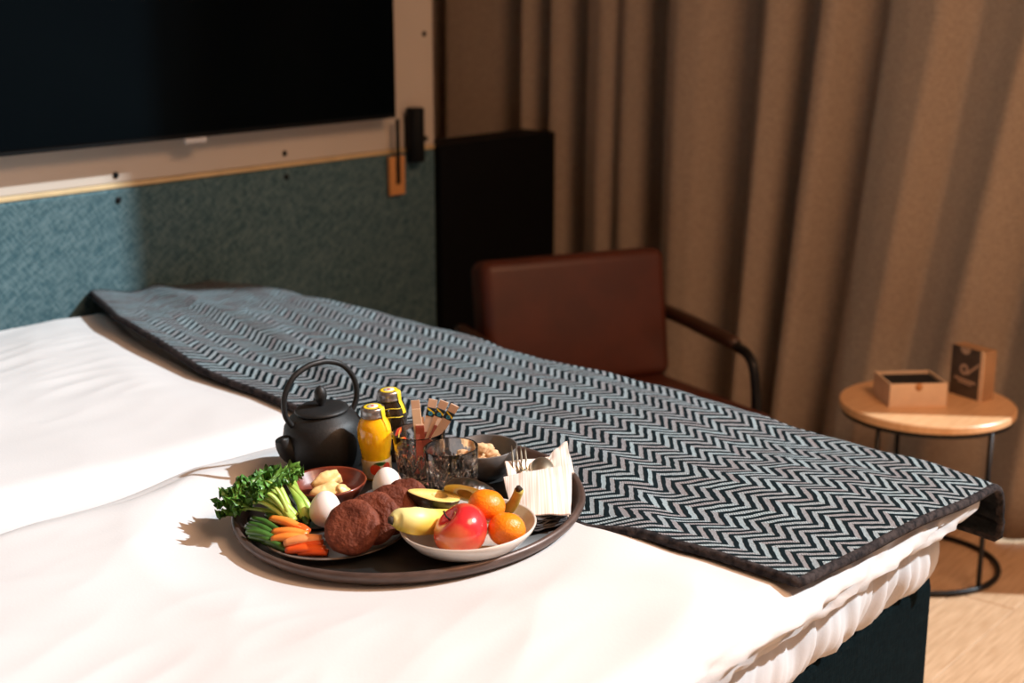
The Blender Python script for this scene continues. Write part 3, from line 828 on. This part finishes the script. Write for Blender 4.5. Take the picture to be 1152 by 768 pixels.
# ---- bottles
def bottle(name, label, px, py, liquid, sc=1.0, rot=0.0, fruit=True):
    b = thing(name, label, 'bottle', place(px, py, 0.0, rot) @ Matrix.Scale(sc, 4))
    mesh('bottle_body', *lathe([(0, .0), (.019, .0), (.021, .003), (.0215, .022), (.0222, .040), (.0250, .058), (.0260, .070), (.0250, .082), (.0215, .091), (.0178, .096), (.0170, .100), (0, .100)], 48), liquid, b)
    cp = mesh('cap', *lathe([(0, .1125), (.0160, .1125), (.0178, .1105), (.0182, .106), (.0178, .1005), (.0188, .0995), (.0186, .0975), (.0168, .0975), (0, .0975)], 48), 'cap', b)
    mesh('cap_print', *lathe([(.0, .1129), (.0110, .1129), (.0135, .1128), (.0138, .1120)], 40), 'yellow', cp)
    mesh('cap_dot', *lathe([(.0, .1133), (.0085, .1133), (.0087, .1128)], 24), 'white_print', cp)
    mesh('cap_emblem', *lathe([(.0, .1139), (.0026, .1139), (.0027, .1134)], 20), 'red_print', cp)
    # paper seal over the cap and down the side
    path = [(0.011, .1133), (.0155, .1134), (.0186, .1118), (.0192, .106), (.0197, .098), (.0200, .0955), (.0228, .0905), (.0258, .082), (.0264, .078)]
    V = []
    for r, z in path:
        for k in range(5):
            w_ = (-.0048 + .0024 * k) * (1.0 if z > .1 else .8)
            V.append((math.sqrt(max(r * r - w_ * w_, 0)) if r > .006 else r, w_, z))
    mesh('seal', V, grid_faces(len(path), 5), 'yellow', b)
    return b
b1 = bottle('juice_bottle', 'orange juice bottle with tin cap and yellow seal, nearest the teapot', 425, 536, 'juice', 1.0, math.radians(-28))
lab = mesh('label', *lathe([(.0214, .004), (.0221, .006), (.0224, .022), (.0228, .031), (.0222, .033)], 48), 'label_clear', b1)
def on_side(prof_r, a0, zc, ra, rz, n=18):
    V = [(prof_r * math.cos(a0), prof_r * math.sin(a0), zc)]
    for k in range(n):
        a = 2 * PI * k / n
        aa = a0 + ra * math.cos(a); V.append((prof_r * math.cos(aa), prof_r * math.sin(aa), zc + rz * math.sin(a)))
    return V, [(0, 1 + k, 1 + (k + 1) % n) for k in range(n)]
face = -PI / 2 + math.radians(28)
mesh('fruit_print', *on_side(.0233, face + .0, .020, .36, .0085), 'red_print', lab)
mesh('fruit_print', *on_side(.0233, face + .80, .021, .28, .008), 'red_print', lab)
mesh('leaf_print', *on_side(.0234, face + .33, .0285, .42, .0028), 'green_print', lab)
b2 = bottle('juice_bottle', 'dark drink bottle with tin cap and yellow seal behind the orange juice', 443, 515, 'dark_drink', 1.0, math.radians(-28))
for zc in (.088, .075, .040):
    r_ = {.088: .0236, .075: .0262, .040: .0228}[zc]
    mesh('label_line', *tube([(r_ * math.cos(a), r_ * math.sin(a), zc + .001 * math.sin(5 * a)) for a in np.linspace(face - 1.2, face + .9, 24)], .0006, 6), 'yellow', b2)
mesh('label_patch', *on_side(.0231, face + .75, .030, .45, .011), 'red_print', b2)

# ---- cut glass tumblers
def tumbler(label, px, py, rot):
    R0, R1, H = .0335, .0395, .078
    nA, nZ = 144, 44
    V, Fc = [], []
    for i in range(nZ):
        z = H * i / (nZ - 1)
        r = R0 + (R1 - R0) * (z / H) ** .8
        if z < .004: r -= (.004 - z) * .5
        for k in range(nA):
            a = 2 * PI * k / nA
            cut = 0.0
            if .003 < z < .055:
                fa = a * 9 / PI
                zz_ = z / .052
                d1 = abs(((fa + zz_ * 2.0) % 1) - .5); d2 = abs(((fa - zz_ * 2.0) % 1) - .5)
                d3 = abs(((a * 18 / PI) % 1) - .5)
                cut = max(0, 1 - d1 / .16) + max(0, 1 - d2 / .16) + .5 * max(0, 1 - d3 / .2) * sm(.4, .9, zz_)
                cut *= sm(.003, .008, z) * (1 - sm(.049, .055, z))
            rr = r - .0021 * min(cut, 1.3)
            V.append((rr * math.cos(a), rr * math.sin(a), z))
    Fc += grid_faces(nZ, nA, True)
    base = len(V)
    prof_in = [(R1 - .0012, H + .0009), (R1 - .0026, H - .0005), (R1 - .0034, H * .8), (R0 + .0005, .025), (R0 - .003, .013), (R0 - .010, .0095), (.0005, .009)]
    for r, z in prof_in:
        for k in range(nA):
            a = 2 * PI * k / nA; V.append((r * math.cos(a), r * math.sin(a), z))
    for q in range(len(prof_in) - 1):
        for k in range(nA):
            n_ = (k + 1) % nA
            Fc.append((base + q * nA + k, base + q * nA + n_, base + (q + 1) * nA + n_, base + (q + 1) * nA + k))
    for k in range(nA):
        n_ = (k + 1) % nA
        Fc.append(((nZ - 1) * nA + k, (nZ - 1) * nA + n_, base + n_, base + k))
    Fc.append(tuple(base + (len(prof_in) - 1) * nA + k for k in range(nA)))
    Fc.append(tuple(range(nA - 1, -1, -1)))
    o = mesh('tumbler', V, Fc, 'glass')
    bm = bmesh.new(); bm.from_mesh(o.data); bmesh.ops.recalc_face_normals(bm, faces=bm.faces[:]); bm.to_mesh(o.data); bm.free()
    o.data.polygons.foreach_set('use_smooth', [p_.index >= (nZ - 1) * nA for p_ in o.data.polygons])
    o.matrix_world = place(px, py, 0.0005, rot)
    return tag(o, label, 'glass', 'cut glass tumblers')
tumbler('cut glass tumbler that holds the paper sachets', 475, 540, .1)
tumbler('empty cut glass tumbler in front of the grey bowl', 510.5, 559.5, .3)

# ---- sachets standing in the rear tumbler
gp = tp(475, 540, 0)
def sachet(name, label, top_px, top_py, back, length, kind, group):
    h_top = length * .965
    for _ in range(3):
        p1 = tp(top_px, top_py, h_top)
        break
    # foot inside the glass, top leaning on the back of its rim
    foot = gp + Vector((max(-.008, min(.008, (gp.x - p1.x) * .2)), back, .0125))
    up = (p1 - foot); L_ = up.length; up.normalize()
    xax = Vector((1, 0, 0)); xax = (xax - up * xax.dot(up)).normalized(); yax = up.cross(xax)
    mw = TM @ Matrix(((xax.x, yax.x, up.x, foot.x), (xax.y, yax.y, up.y, foot.y), (xax.z, yax.z, up.z, foot.z), (0, 0, 0, 1)))
    t_ = thing(name, label, 'sachet', mw, group)
    hw = .0066
    def slab(nm, z0, z1, m, thick):
        return box(nm, (-hw, -thick, z0), (hw, thick, z1), m, t_, bev=0.0004, seg=1)
    if kind == 'a':
        slab('paper', 0, L_ - .026, 'sachet', .0014); slab('print_band', L_ - .026, L_ - .013, 'black_print', .0016); slab('paper_end', L_ - .013, L_, 'sachet', .0010)
        V, Fc = quad([(-hw * .95, L_ - .0155), (hw * .95, L_ - .022), (hw * .95, L_ - .019), (-hw * .95, L_ - .0132)], -.0019)
        mesh('yellow_stripe', V, Fc, 'yellow', t_, smooth=False)
        V, Fc = disc_ring(.001, .0034, 0, L_ - .0215, -.0020, 18); mesh('emblem', V, Fc, 'blue_print', t_, smooth=False)
    else:
        slab('paper', 0, L_ - .013, 'sachet_red' if kind == 'b' else 'kraft', .0015); slab('paper_end', L_ - .013, L_, 'sachet', .0010)
G_ = 'sachets in the tumbler'
for px, py, lb in ((467, 450, 'tan sachet standing apart nearest the bottles'), (487.5, 449, 'black banded sachet, first of the fan of three'), (500, 451, 'black banded sachet in the middle of the fan of three'), (512, 455.5, 'black banded sachet leaning outermost in the fan')):
    sachet('paper_sachet', lb, px, py, .002 + .004 * (px % 3), .121, 'c' if px == 467 else 'a', G_)
for px, py, lb in ((472, 469, 'short red sachet nearest the bottles in the tumbler'), (485, 467.5, 'short red sachet in the middle of the tumbler'), (497.5, 470.5, 'short red sachet furthest from the bottles')):
    sachet('paper_sachet', lb, px, py, -.014 + .003 * (px % 3), .094, 'b', G_)

# ---- grey bowl with oat clusters
gm = place(545, 533, 0) @ Matrix.Scale(.97, 4)
single('bowl', lathe([(0, .004), (.026, .004), (.026, .0), (.030, .0), (.041, .011), (.050, .028), (.0535, .045), (.0525, .0465), (.0505, .045), (.047, .029), (.037, .013), (.020, .008), (0, .0075)], 64), 'stone', gm, 'dark grey round bowl behind the tumblers', 'bowl')
gl_ = tp(545, 533, 0)
for k, (dx, dy, dz, r) in enumerate(((-.012, .006, .026, .014), (.012, .010, .025, .013), (-.030, .010, .030, .011), (0, -.016, .024, .012), (.020, -.012, .026, .011), (-.022, -.014, .026, .012), (.004, .024, .030, .012), (-.004, .004, .040, .011))):
    V, Fc = ball((r, r * .85, r * .7), 20, 14, lambda p, k=k: 1 + .35 * fb(p.x * 2.2 + k * 5, p.y * 2.2, p.z * 2.2))
    o = single('oat_cluster', (V, Fc), 'oat', TM @ Matrix.Translation(gl_ + Vector((dx, dy, dz))), 'pale oat cluster in the dark grey bowl', 'oat cluster', 'oat clusters in the grey bowl')

# ---- plate, buns, eggs
plate_c = tp(379, 602, 0)
pt = thing('plate', 'flat dark stoneware plate under buns and vegetables', 'plate', TM @ Matrix.Translation(plate_c) @ Matrix.Scale(.92, 4))
mesh('plate_body', *lathe([(0, 0), (.070, 0), (.080, .002), (.104, .0085), (.1075, .0105), (.104, .0108), (.080, .0055), (.065, .004), (0, .004)], 80), 'plate', pt)
mesh('plate_rim', *lathe([(.1062, .0092), (.1082, .0100), (.1078, .0116), (.1050, .0118), (.1035, .0108)], 80), 'plate_rim', pt)

def bun(px, py, h, n, roll, r, th, seed, label):
    def f(p): return 1 + .05 * fb(p.x * 2.5 + seed, p.y * 2.5, p.z * 2) + .018 * fb(p.x * 9, p.y * 9 + seed, p.z * 9)
    V, Fc = [], []
    seg, rings = 56, 30
    for i in range(rings + 1):
        t_ = PI * i / rings
        c, s = math.cos(t_), math.sin(t_)
        e = .55
        rr = (abs(s) ** e) * r; zz_ = (1 if c > 0 else -1) * (abs(c) ** .75) * th
        for k in range(seg):
            a = 2 * PI * k / seg
            p = Vector((s * math.cos(a), s * math.sin(a), c)); g = f(p)
            V.append((rr * math.cos(a) * g, rr * math.sin(a) * g, zz_ * (1 + .22 * fb(math.cos(a) * s * 3 + seed, math.sin(a) * s * 3, c))))
    for i in range(rings):
        for k in range(seg): Fc.append((i * seg + k, (i + 1) * seg + k, (i + 1) * seg + (k + 1) % seg, i * seg + (k + 1) % seg))
    return single('rye_bun', (V, Fc), 'rye', axis_mat(tp(px, py, h), n, roll), label, 'bun', 'rye buns on the plate')
bun(396.5, 593, .043, (-.20, -.76, .62), 0, .0375, .0110, 1, 'round dark rye bun at the front of the leaning row')
bun(419, 583, .043, (-.14, -.76, .63), 1, .0370, .0105, 4, 'dark rye bun second in the leaning row')
bun(439, 573, .043, (-.10, -.74, .65), 2, .0355, .0105, 8, 'dark rye bun third in the leaning row')
bun(456, 564, .041, (-.06, -.72, .68), 2, .0330, .0105, 9, 'dark rye bun at the back of the row by the avocado')

def egg_shape():
    pr = []
    for i in range(25):
        t_ = PI * i / 24
        z = -math.cos(t_); r = math.sin(t_) * (1 - .13 * z) 
        pr.append((max(r, 0) * .0218, z * .0240 + (.003 * (z + 1) * .5)))
    return lathe(pr, 36)
def saucer(px, py, h, r, label):
    return single('saucer', lathe([(0, 0), (r * .6, 0), (r * .95, .004), (r, .006), (r * .96, .0068), (r * .6, .0028), (0, .0024)], 40), 'stone', place(px, py, h), label, 'saucer')
saucer(357, 590, .0035, .026, 'small grey saucer under the front egg')
saucer(432, 561, .0045, .030, 'small grey saucer under the egg behind the buns')
single('egg', egg_shape(), 'egg', axis_mat(tp(366, 573.5, .0300), (.10, .12, 1)), 'white egg standing in front of the butter bowl', 'egg', 'boiled eggs')
single('egg', egg_shape(), 'egg', axis_mat(tp(436, 546, .0310), (-.06, .10, 1)), 'white egg standing behind the rye buns below the juice', 'egg', 'boiled eggs')

# ---- red bowl with butter
rb_c = tp(370, 563.5, 0)
rb_ = single('bowl', lathe([(0, .0), (.030, .0), (.034, .003), (.048, .014), (.0560, .027), (.0575, .0305), (.0560, .0325), (.0535, .0305), (.0450, .0175), (.032, .0075), (0, .006)], 64), 'red_wood', TM @ Matrix.Translation(rb_c), 'small red brown wooden bowl of butter', 'bowl')
def butter(px, py, h, length, rot, tiltv, seed, label):
    def f(p):
        a = math.atan2(p.z, p.y)
        return 1 + .10 * math.cos(4 * a + p.x * 1.5) + .16 * fb(p.x * 1.6 + seed, p.y * 1.6, p.z * 1.6) + .05 * fb(p.x * 6, a * 2 + seed, 1)
    V, Fc = ball((length / 2, .0145, .0135), 36, 24, f)
    V = [(max(-.40 * length, min(.42 * length, x)), y, z) for x, y, z in V]
    mw = TM @ Matrix.Translation(tp(px, py, h)) @ Matrix.Rotation(rot, 4, 'Z') @ Matrix.Rotation(tiltv, 4, 'Y')
    return single('butter_curl', (V, Fc), 'butter', mw, label, 'butter', 'butter curls in the wooden bowl')
butter(367, 542, .027, .052, .45, -.30, 1, 'upper butter curl lying across the back of the bowl')
butter(366, 555, .022, .054, .35, -.15, 5, 'pale butter curl at the front of the bowl')
butter(384, 555, .020, .030, 1.2, .15, 9, 'short butter piece at the side of the bowl')

# ---- white bowl of fruit
fb_c = tp(528, 616.5, 0)
fbm = TM @ Matrix.Translation(fb_c) @ Matrix.Rotation(.1, 4, 'Z') @ Matrix.Diagonal((1.03, 1.0, 1.03, 1))
single('bowl', lathe([(0, .0), (.042, .0), (.050, .002), (.072, .014), (.0855, .029), (.0885, .035), (.0872, .0368), (.0850, .035), (.0705, .0175), (.050, .0065), (0, .005)], 80), 'porcelain', fbm, 'shallow white bowl full of fruit at the tray edge', 'bowl')
def apple_fn(p):
    return 1
V, Fc = [], []
seg, rings = 48, 32
for i in range(rings + 1):
    th = PI * i / rings
    R = .0368
    dimple = .30 * math.exp(-(th / .42) ** 2) + .16 * math.exp(-((PI - th) / .35) ** 2)
    for k in range(seg):
        a = 2 * PI * k / seg
        r = R * (1 + .04 * math.cos(5 * a) * (th / PI) ** 2)
        rad = r * math.sin(th) * (1 + .05 * math.cos(th)); z = R * (.90 * math.cos(th)) - (R * dimple if th < PI / 2 else -R * dimple)
        V.append((rad * math.cos(a), rad * math.sin(a), z))
for i in range(rings):
    for k in range(seg): Fc.append((i * seg + k, (i + 1) * seg + k, (i + 1) * seg + (k + 1) % seg, i * seg + (k + 1) % seg))
am = axis_mat(tp(518.5, 597, .0425), (-.62, -.1, .78), .6)
ap = thing('apple', 'red apple with a yellow blush in front of the banana', 'apple', am)
mesh('apple_flesh', V, Fc, 'apple', ap)
mesh('stem', *tube(catmull([(0, 0, .022), (.001, 0, .030), (.004, .001, .037)], 4), [.0012] * 8 + [.0018], 8), 'dark_tip', ap)

def tangerine(px, py, h, r, zax, label):
    t_ = thing('tangerine', label, 'tangerine', axis_mat(tp(px, py, h), zax), 'tangerines in the fruit bowl')
    def f(p):
        th = math.acos(max(-1, min(1, p.z))); return 1 - .10 * math.exp(-(th / .3) ** 2) - .06 * math.exp(-((PI - th) / .3) ** 2) + .012 * math.cos(10 * math.atan2(p.y, p.x)) * math.exp(-(th / .6) ** 2)
    mesh('peel', *ball((r, r, r * .88), 44, 30, f), 'tangerine', t_)
    mesh('stem_end', *lathe([(0, r * .795), (.0022, r * .79), (.0026, r * .775)], 8), 'banana_stem', t_)
tangerine(547.5, 568.5, .058, .0250, (.25, .25, .95), 'tangerine on top beside the avocado')
tangerine(570, 595.5, .0375, .0250, (.15, .65, .75), 'tangerine low at the rim of the white bowl')

# banana, its tip to the left, stem rising to the right behind the tangerines
bp_ = [tp(441, 585, .060), tp(449, 584, .058), tp(468, 586, .052), tp(495, 586, .036), tp(530, 581, .026), tp(562, 578, .030)]
st_ = [tp(562, 578, .030), tp(571, 573, .040), tp(577, 567, .049), tp(581, 559, .061), tp(584, 551, .073)]
C0 = bp_[0].copy()
def ban_tube(P, radii, n=14, cc_=6):
    P = catmull([p - C0 for p in P], cc_)
    rr = np.interp(np.linspace(0, 1, len(P)), np.linspace(0, 1, len(radii)), radii)
    V, Fc = tube(P, list(rr), n)
    return V, Fc
bn = thing('banana', 'yellow green banana lying behind the apple, stem rising beside the tangerines', 'banana', TM @ Matrix.Translation(C0))
mesh('peel', *ban_tube(bp_, [.0068, .0150, .0190, .0165, .0140, .0100], 6 * 2), 'banana', bn)
mesh('stem', *ban_tube(st_, [.0110, .0082, .0072, .0066, .0064], 10), 'banana_stem', bn)
mesh('stem_end', *tube([st_[-1] - C0, st_[-1] - C0 + Vector((-.001, 0, .006))], [.0056, .0025], 8), 'dark_tip', bn)
mesh('tip', *tube([bp_[0] - C0 + Vector((.001, 0, 0)), bp_[0] - C0 + Vector((-.005, -.001, .001))], [.0060, .0042], 10), 'dark_tip', bn)

def avocado(px, py, h, zax, roll, L_, Wd, label, hole):
    """half an avocado: flat cut face up (+z), pear outline along x"""
    a_ = thing('avocado_half', label, 'avocado', axes_mat(tp(px, py, h), zax, roll), 'avocado halves')
    n, rg = 48, 10
    def outline(t):
        c, s = math.cos(t), math.sin(t)
        w_ = Wd * (1 - .26 * c - .06 * c * c)
        return L_ * c, w_ * s
    V, Fc = [], []
    for i in range(rg + 1):
        q = i / rg; z = -math.sin(q * PI / 2) * Wd * .95; k_ = math.cos(q * PI / 2)
        for j in range(n):
            x, y = outline(2 * PI * j / n)
            V.append((x * k_ - .10 * L_ * (1 - k_), y * k_, z + .0004 * fb(x * 300, y * 300, z * 300)))
    Fc = grid_faces(rg + 1, n, True)
    mesh('skin', V, Fc, 'avo_skin', a_)
    V, Fc = [], []
    hx, hr = -.22 * L_, Wd * .52
    rings_ = [(1.0, -.0002), (.975, .0008), (.9, .0011), (.7, .0010)]
    for q, z in rings_:
        for j in range(n):
            x, y = outline(2 * PI * j / n); V.append((hx + (x - hx) * q, y * q, z))
    for q, z in ((1.0, .0008), (.9, -.002), (.7, -.0055), (.4, -.008), (.01, -.009)):
        for j in range(n):
            t = 2 * PI * j / n; V.append((hx + hr * q * math.cos(t), hr * q * math.sin(t), z))
    R_ = len(rings_) + 5
    Fc = grid_faces(R_, n, True)
    fm = [1 if f[0] // n >= len(rings_) and hole else 0 for f in Fc]
    mesh('flesh', V, Fc, 'avo_flesh', a_, mats=['avo_hole'], fmat=fm)
    return a_
avocado(488, 556.5, .061, (.18, .06, 1), (-1, .15, 0), .036, .0215, 'avocado half with its cut face up above the banana', True)
avocado(530, 556, .055, (-.22, -.70, -.60), (1, -.1, -.2), .038, .0225, 'avocado half turned skin up against the grey bowl', True)

# ---- kale bunch
kb_c = tp(325, 590, .012)
kl = thing('kale_bunch', 'bunch of curly green kale with pale stalks at the tray edge', 'kale', TM @ Matrix.Translation(kb_c))
tips = [(252, 575, .020), (250, 563, .034), (259, 551, .045), (272, 545, .052), (284, 537, .060), (298, 533, .062), (311, 530, .060), (324, 533, .050), (262, 560, .052), (280, 548, .064), (300, 541, .070), (268, 572, .034), (316, 540, .056), (290, 556, .058)]
for i, (px, py, h) in enumerate(tips):
    tip = tp(px, py, h) - kb_c
    foot = Vector((.006 * math.cos(i * 2.1) + .004 + (.02 * sm(290, 320, px)), .010 * math.sin(i * 1.7) + .012 * sm(280, 320, px), .002 + .0022 * (i % 5)))
    midp = (foot + tip) * .5 + Vector((0, 0, .012 + .004 * (i % 3)))
    P = catmull([foot, foot * .6 + midp * .4 + Vector((0, 0, .004)), midp, midp * .45 + tip * .55 + Vector((0, 0, .003)), tip], 6)
    nP = len(P)
    # stalk
    rr = [.0068 - .0054 * k / (nP - 1) for k in range(nP)]
    lf = mesh('leaf', *tube(P, rr, 8, flat=.7), 'kale_stem', kl)
    # ruffled blade on both sides of the upper stalk
    V, Fc = [], []
    k0 = int(nP * .60); nW = 9
    rows = 0
    sub_ = 3
    for k in range(k0 * sub_, (nP - 1) * sub_ + 1):
        ii = min(k // sub_, nP - 2); ff = k / sub_ - ii
        c = P[ii].lerp(P[ii + 1], ff)
        t_ = (P[ii + 1] - P[ii]).normalized()
        sd_ = t_.cross(Vector((0, 0, 1))).normalized(); nr = sd_.cross(t_)
        u = (k - k0 * sub_) / ((nP - 1 - k0) * sub_)
        wd = .024 * (sm(0, .55, u) * (1 - .35 * sm(.8, 1, u)) + .04) * (1 + .2 * math.sin(i * 3.3))
        for j in range(-nW, nW + 1):
            q = j / nW
            ruf = abs(q) ** 1.6 * .0065 * (math.sin(u * 34 + i * 2 + j * .3) + .7 * math.sin(u * 61 + j + i) ) 
            V.append(c + sd_ * (q * wd + .0025 * abs(q) * math.sin(u * 50 + i * 5)) + nr * (ruf + .004 * abs(q) - .001) + t_ * (abs(q) ** 2 * .006 * math.sin(u * 43 + 2 * i)))
        rows += 1
    mesh('blade', V, grid_faces(rows, 2 * nW + 1), 'kale', lf)

# ---- green pods and vegetable sticks on the plate
def stick(name, P, r, m, label, cat, group, tipm=None, flat=1.0, n=8):
    o0 = P[0].copy()
    Q = catmull([p - o0 for p in P], 5)
    rr = [r * (.55 + .45 * math.sin(PI * min(1, max(0, .12 + .80 * k / (len(Q) - 1))))) for k in range(len(Q))]
    o = mesh(name, *tube(Q, rr, n, flat=flat), m)
    o.matrix_world = TM @ Matrix.Translation(o0)
    return tag(o, label, cat, group)
pods = [((284, 583), (318, 600), .022, .018), ((280, 589), (312, 604), .018, .016), ((277, 593), (308, 608), .014, .014), ((278, 598), (310, 606), .021, .017), ((281, 604), (312, 612), .013, .013), ((296, 609), (322, 619), .011, .011), ((300, 579), (330, 597), .024, .016), ((330, 561), (349, 585), .026, .014), ((335, 570), (346, 590), .022, .014), ((327, 558), (350, 580), .020, .012)]
for i, (a, b, h0, h1) in enumerate(pods):
    pa, pb = tp(*a, h0), tp(*b, h1)
    stick('green_pod', [pa, (pa + pb) / 2 + Vector((0, 0, .003)), pb], .0058, 'bean', 'slim dark green pod between the kale and the carrot sticks' if i < 7 else 'dark green pod leaning beside the red wooden bowl', 'green pod', 'green pods on the plate' if i < 7 else 'green pods by the wooden bowl')
cs = [((305, 583), (340, 594), .028, .024, 'carrot', 'pale orange carrot stick lying across the top of the pile'),
      ((326, 592), (347, 598), .022, .020, 'pepper', 'short red pepper strip at the back of the pile'),
      ((307, 598), (346, 601), .022, .022, 'carrot', 'carrot stick second from the top of the pile'),
      ((306, 606), (344, 605), .019, .021, 'carrot', 'carrot stick in the middle of the pile'),
      ((320, 611), (362, 605), .019, .025, 'pepper_in', 'orange pepper strip with its inside up'),
      ((330, 615), (364, 610), .015, .020, 'pepper', 'red pepper strip under the orange one'),
      ((322, 619), (366, 617), .012, .015, 'pepper', 'long red pepper strip at the plate rim'),
      ((336, 621), (369, 621), .010, .011, 'pepper', 'lowest red pepper strip by the front bun')]
for i, (a, b, h0, h1, m, lb) in enumerate(cs):
    pa, pb = tp(*a, h0), tp(*b, h1)
    isc = m == 'carrot'
    stick('carrot_stick' if isc else 'pepper_strip', [pa, (pa + pb) / 2 + Vector((0, 0, .002)), pb], .0082 if isc else .0090, m, lb, 'carrot' if isc else 'pepper', 'vegetable sticks', flat=.72, n=6 if isc else 10)

# ---- napkin pocket with fork and spoon
def sheet_pts(corners, nu, nv, bulge=0.0, seed=0):
    """bilinear sheet through four tray points (front left, front right, back right, back left)"""
    a, b, c, d = corners; V = []
    for j in range(nv):
        t_ = j / (nv - 1)
        for i in range(nu):
            s = i / (nu - 1)
            p = (a * (1 - s) + b * s) * (1 - t_) + (d * (1 - s) + c * s) * t_
            p = p + Vector((0, 0, bulge * math.sin(PI * s) * math.sin(PI * min(1, t_ * .9 + .05)) + .0035 * fb(s * 3, t_ * 3, seed)))
            V.append(p)
    return V
nk_o = tp(606, 588, 0)
nk = thing('napkin', 'pale striped linen napkin folded into a cutlery pocket', 'napkin', TM @ Matrix.Translation(nk_o))
def napkin_sheet(name, cor, m, bulge, th, seed):
    V = [p - nk_o for p in sheet_pts(cor, 18, 18, bulge, seed)]
    o = mesh(name, V, grid_faces(18, 18), m, nk)
    md = o.modifiers.new('thick', 'SOLIDIFY'); md.thickness = th; md.offset = -1
    md2 = o.modifiers.new('soft', 'BEVEL'); md2.width = th * .3; md2.segments = 2; md2.limit_method = 'ANGLE'
    return o
napkin_sheet('back_layer', [tp(581, 584, .008), tp(640, 582, .008), tp(638, 514, .018), tp(567, 521, .034)], 'napkin', .002, .004, 1)
napkin_sheet('corner_flap', [tp(600, 540, .018), tp(646, 533, .020), tp(637.5, 498, .030), tp(622, 510, .026)], 'napkin', .002, .003, 4)
napkin_sheet('pocket_front', [tp(577, 583, .023), tp(642, 579, .024), tp(643, 524, .029), tp(566, 538, .036)], 'napkin', .009, .003, 2)
for i in range(5):
    h0 = .0050 + .0036 * i
    napkin_sheet('hem_layer', [tp(600 + i, 598 - i * 3.0, h0), tp(638, 590 - i * 3.2, h0), tp(638, 572, h0), tp(598, 578, h0)], 'napkin_dark', .001, .0026, 7 + i)

def cut_frame(px0, py0, h0, px1, py1, h1):
    a, b = tp(px0, py0, h0), tp(px1, py1, h1)
    y = (b - a).normalized(); x = y.cross(Vector((0, 0, 1))).normalized(); z = x.cross(y)
    return TM @ Matrix(((x.x, y.x, z.x, a.x), (x.y, y.y, z.y, a.y), (x.z, y.z, z.z, a.z), (0, 0, 0, 1))), (b - a).length
fm_, fl2 = cut_frame(589, 560, .013, 583, 505, .046)
fk = thing('fork', 'champagne coloured fork with four tines in the napkin pocket', 'fork', fm_)
mesh('handle', *tube([(0, -.02, 0), (0, .02, 0), (0, fl2 - .062, .001)], [.005, .0045, .0032], 10, flat=.4), 'cutlery', fk)
def strap(pts, hw, th):
    V, Fc = [], []
    for (x, y, z), w_ in zip(pts, hw):
        V += [(x - w_, y, z), (x + w_, y, z), (x + w_, y, z - th), (x - w_, y, z - th)]
    for i in range(len(pts) - 1):
        for k in range(4): Fc.append((i * 4 + k, i * 4 + (k + 1) % 4, i * 4 + 4 + (k + 1) % 4, i * 4 + 4 + k))
    Fc += [(3, 2, 1, 0), tuple((len(pts) - 1) * 4 + k for k in range(4))]
    return V, Fc
mesh('neck', *strap([(0, fl2 - .064, .002), (0, fl2 - .056, .001), (0, fl2 - .048, 0)], [.004, .009, .0115], .0018), 'cutlery', fk)
for k in range(4):
    x = -.0096 + .0064 * k
    mesh('tine', *strap([(x, fl2 - .049, 0), (x, fl2 - .03, .002), (x, fl2 - .012, .004), (x, fl2, .007)], [.0017, .0016, .0014, .0006], .0016), 'cutlery', fk)
sm_, sl2 = cut_frame(612, 565, .014, 609, 515, .034)
spn = thing('spoon', 'champagne coloured spoon lying beside the fork in the napkin', 'spoon', sm_)
mesh('handle', *tube([(0, -.02, 0), (0, .02, 0), (0, sl2 - .045, .001)], [.005, .0045, .003], 10, flat=.4), 'cutlery', spn)
V = []
for i in range(9):
    q = i / 8
    for j in range(28):
        t = 2 * PI * j / 28
        V.append((.0165 * q * math.sin(t) * (1 - .12 * math.cos(t)), sl2 - .026 + .026 * q * math.cos(t), .0085 * (1 - q * q) * 1.0 + .0))
o = mesh('spoon_bowl', V, grid_faces(9, 28, True), 'cutlery', spn)
md = o.modifiers.new('thick', 'SOLIDIFY'); md.thickness = .0014
